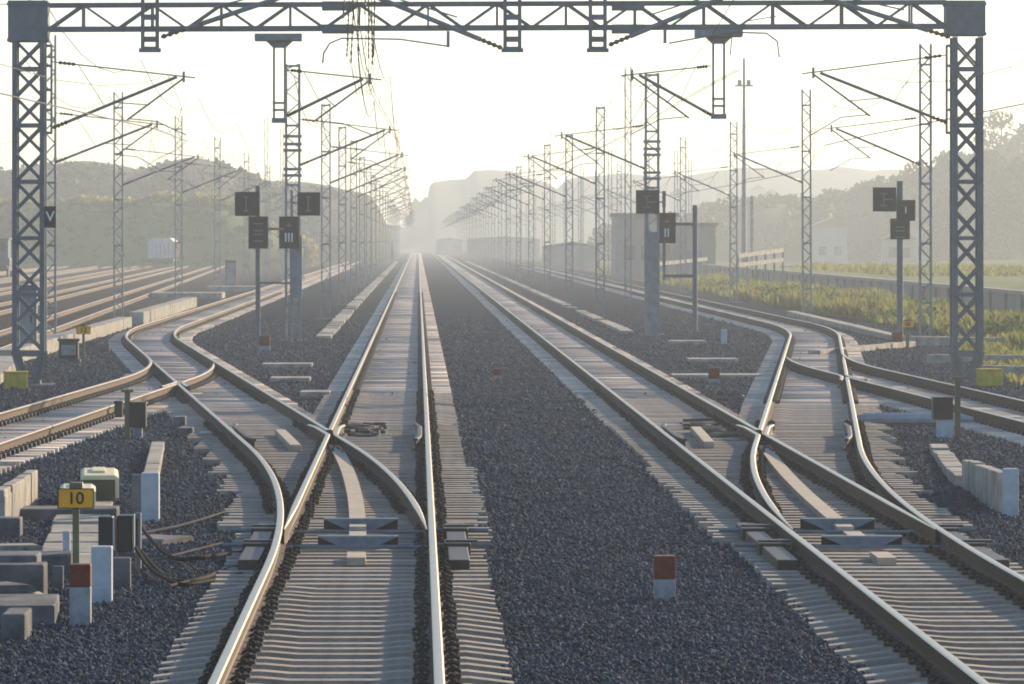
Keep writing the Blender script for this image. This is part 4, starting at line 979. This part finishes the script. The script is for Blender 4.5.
# apartment house low left of the right grove
for i,(u,v,w,Y,lab) in enumerate(((790,226,30,860,'pale low house among the bushes left of the right grove'),(846,238,26,760,'small pale shed below the low house'),(868,228,24,880,'pale house half hidden by bushes on the right slope'))):
    x,z=XZ(u,v,Y); W=w*Y/F; r=empty('house',(x,Y-85,-.4)); tag(r,lab,'house','houses on the right slope')
    b=MB(); b.box(-W/2,W/2,0,6,0,z+.2); b.build('wall',M['plaster'],r); b=MB(); b.prism([(-W/2-.3,z+.203),(W/2+.3,z+.203),(W*.1,z+1.5)],-.4,6.4); b.build('roof',M['roof'],r)
    for q in (-.25,.2): b=MB(); b.box(W*q-.5,W*q+.5,-.06,-.003,1.2,2.4); b.build('window',M['glass'],r)
# pale railing on the left platform
xa,_=XZ(282,0,400); xb,_=XZ(304,0,400); r=empty('platform_railing',(xa,400,-.36)); tag(r,'pale upright railing behind the roman three signal','railing')
b=MB(); b.box(0,xb-xa,0,.06,2.7,2.8); b.box(0,xb-xa,0,.06,.5,.6)
for i in range(9): x=(xb-xa)*i/8; b.box(x-.03,x+.03,.061,.12,0,2.9)
b.build('railing_bars',M['slab'],r)
# freight wagon
Y=585; x,z=XZ(161,234,Y); r=empty('freight_wagon',(x,Y,-.0)); tag(r,'pale covered freight wagon standing end-on in front of the embankment','wagon')
b=MB(); b.prism([(-1.45,1.0),(1.45,1.0),(1.45,2.7),(.9,3.15),(-.9,3.15),(-1.45,2.7)],0,11); b.build('body',M['tarp'],r)
b=MB(); b.box(1.453,1.52,.1,10.9,1.0,2.75)
for i in range(6): b.box(1.521,1.58,.3+i*2,.42+i*2,1.0,2.75)
b.build('side_panel',M['rustbody'],r)
b=MB()
for i in range(7): b.box(-1.4+i*.44,-1.34+i*.44,-.06,-.003,1.05,2.6)
b.build('end_rib',M['slab'],r)
b=MB(); b.box(-1.3,1.3,0,11,.62,.995); 
for s in (-.9,.9): b.tube([(s,-.5,.85),(s,0,.85)],.16,8)
b.build('underframe',M['black'],r)
for yy in (1.6,3.4,7.6,9.4):
    b=MB(); b.tube([(-.82,yy,.46),(-.68,yy,.46)],.46,14); b.tube([(.68,yy,.46),(.82,yy,.46)],.46,14); b.tube([(-.68,yy,.46),(.68,yy,.46)],.07,8); b.build('wheel_set',M['black'],r)
# blue shunter at the left edge
Y=430; x,z=XZ(2,240,Y); r=empty('rail_tractor',(x,Y,.0)); tag(r,'blue rail tractor with dark undercarriage cut by the left edge','rail tractor')
b=MB(); b.box(-1.35,.6,0,6,.95,1.5); b.box(-1.2,.45,.5,3,1.5,2.95); b.box(-1.3,.55,.3,3.2,2.953,3.08); b.build('body',M['bluepaint'],r,bevel=.03)
b=MB(); b.box(-.9,-.5,.44,.498,2.0,2.7); b.box(-.2,.25,.44,.498,2.0,2.7); b.build('window',M['glass'],r)
b=MB(); b.box(-1.2,.5,.3,5.7,.5,.945); 
for s in (-.9,.3): b.tube([(s,-.4,.8),(s,.3,.8)],.15,8)
b.build('underframe',M['black'],r)
for yy in (1.2,4.8):
    b=MB(); b.tube([(-1.15,yy,.48),(-1.0,yy,.48)],.48,14); b.tube([(.3,yy,.48),(.45,yy,.48)],.48,14); b.build('wheel_set',M['black'],r)

# lettering as plain meshes
bpy.context.view_layer.update(); dg=bpy.context.evaluated_depsgraph_get()
for o in TEXTS:
    me=bpy.data.meshes.new_from_object(o.evaluated_get(dg)); n=o.name; o.name='old'; q=bpy.data.objects.new(n,me); COL.objects.link(q)
    q.parent=o.parent; q.location=o.location; q.rotation_euler=o.rotation_euler; bpy.data.objects.remove(o)
# ------------------------------------------------------------------ air
hz=MB(); hz.box(-650,650,-40,2300,-1.4,34)
m=bpy.data.materials.new('pale haze'); m.use_nodes=True; nt=m.node_tree; nt.nodes.clear()
o=nt.nodes.new('ShaderNodeOutputMaterial'); v=nt.nodes.new('ShaderNodeVolumePrincipled'); nt.links.new(v.outputs[0],o.inputs['Volume'])
v.inputs['Color'].default_value=(.74,.82,.90,1); v.inputs['Density'].default_value=.00057; v.inputs['Anisotropy'].default_value=.42
tag(hz.build('haze',m),'pale haze over the whole yard','haze',kind='stuff')

# ------------------------------------------------------------------ light
EL,AZ=math.radians(17),math.radians(36)      # elevation; degrees right of straight ahead
w=bpy.data.worlds.new('World'); S.world=w; w.use_nodes=True; nt=w.node_tree
sk=nt.nodes.new('ShaderNodeTexSky'); sk.sky_type='NISHITA'; sk.sun_disc=False; sk.sun_elevation=EL; sk.sun_rotation=AZ; sk.dust_density=.4; sk.ozone_density=2.8; sk.air_density=1.; sk.altitude=50
bg=nt.nodes['Background']; nt.links.new(sk.outputs[0],bg.inputs[0]); bg.inputs[1].default_value=.14
sl=bpy.data.lights.new('sun','SUN'); sl.energy=5.2; sl.angle=math.radians(.6); sl.color=(1,.775,.51)
so=bpy.data.objects.new('sun',sl); COL.objects.link(so)
d=Vector((math.sin(AZ)*math.cos(EL),math.cos(AZ)*math.cos(EL),math.sin(EL))); so.rotation_euler=d.to_track_quat('Z','Y').to_euler(); so.location=d*60

# ------------------------------------------------------------------ camera
cam=bpy.data.cameras.new('camera'); co=bpy.data.objects.new('camera',cam); COL.objects.link(co); S.camera=co
co.location=(0,0,CH); co.rotation_euler=(math.pi/2,0,0); cam.sensor_width=36; cam.lens=F/1024*36
cam.shift_x=(512-VPX)/1024; cam.shift_y=-(342-VPY)/1024; cam.clip_start=1; cam.clip_end=20000
S.view_settings.view_transform='Standard'; S.view_settings.look='None'; S.view_settings.gamma=1; S.view_settings.exposure=.5
S.cycles.use_denoising=True; S.cycles.filter_width=1.9; S.cycles.volume_bounces=1; S.cycles.max_bounces=6; S.cycles.diffuse_bounces=2; S.cycles.transparent_max_bounces=8
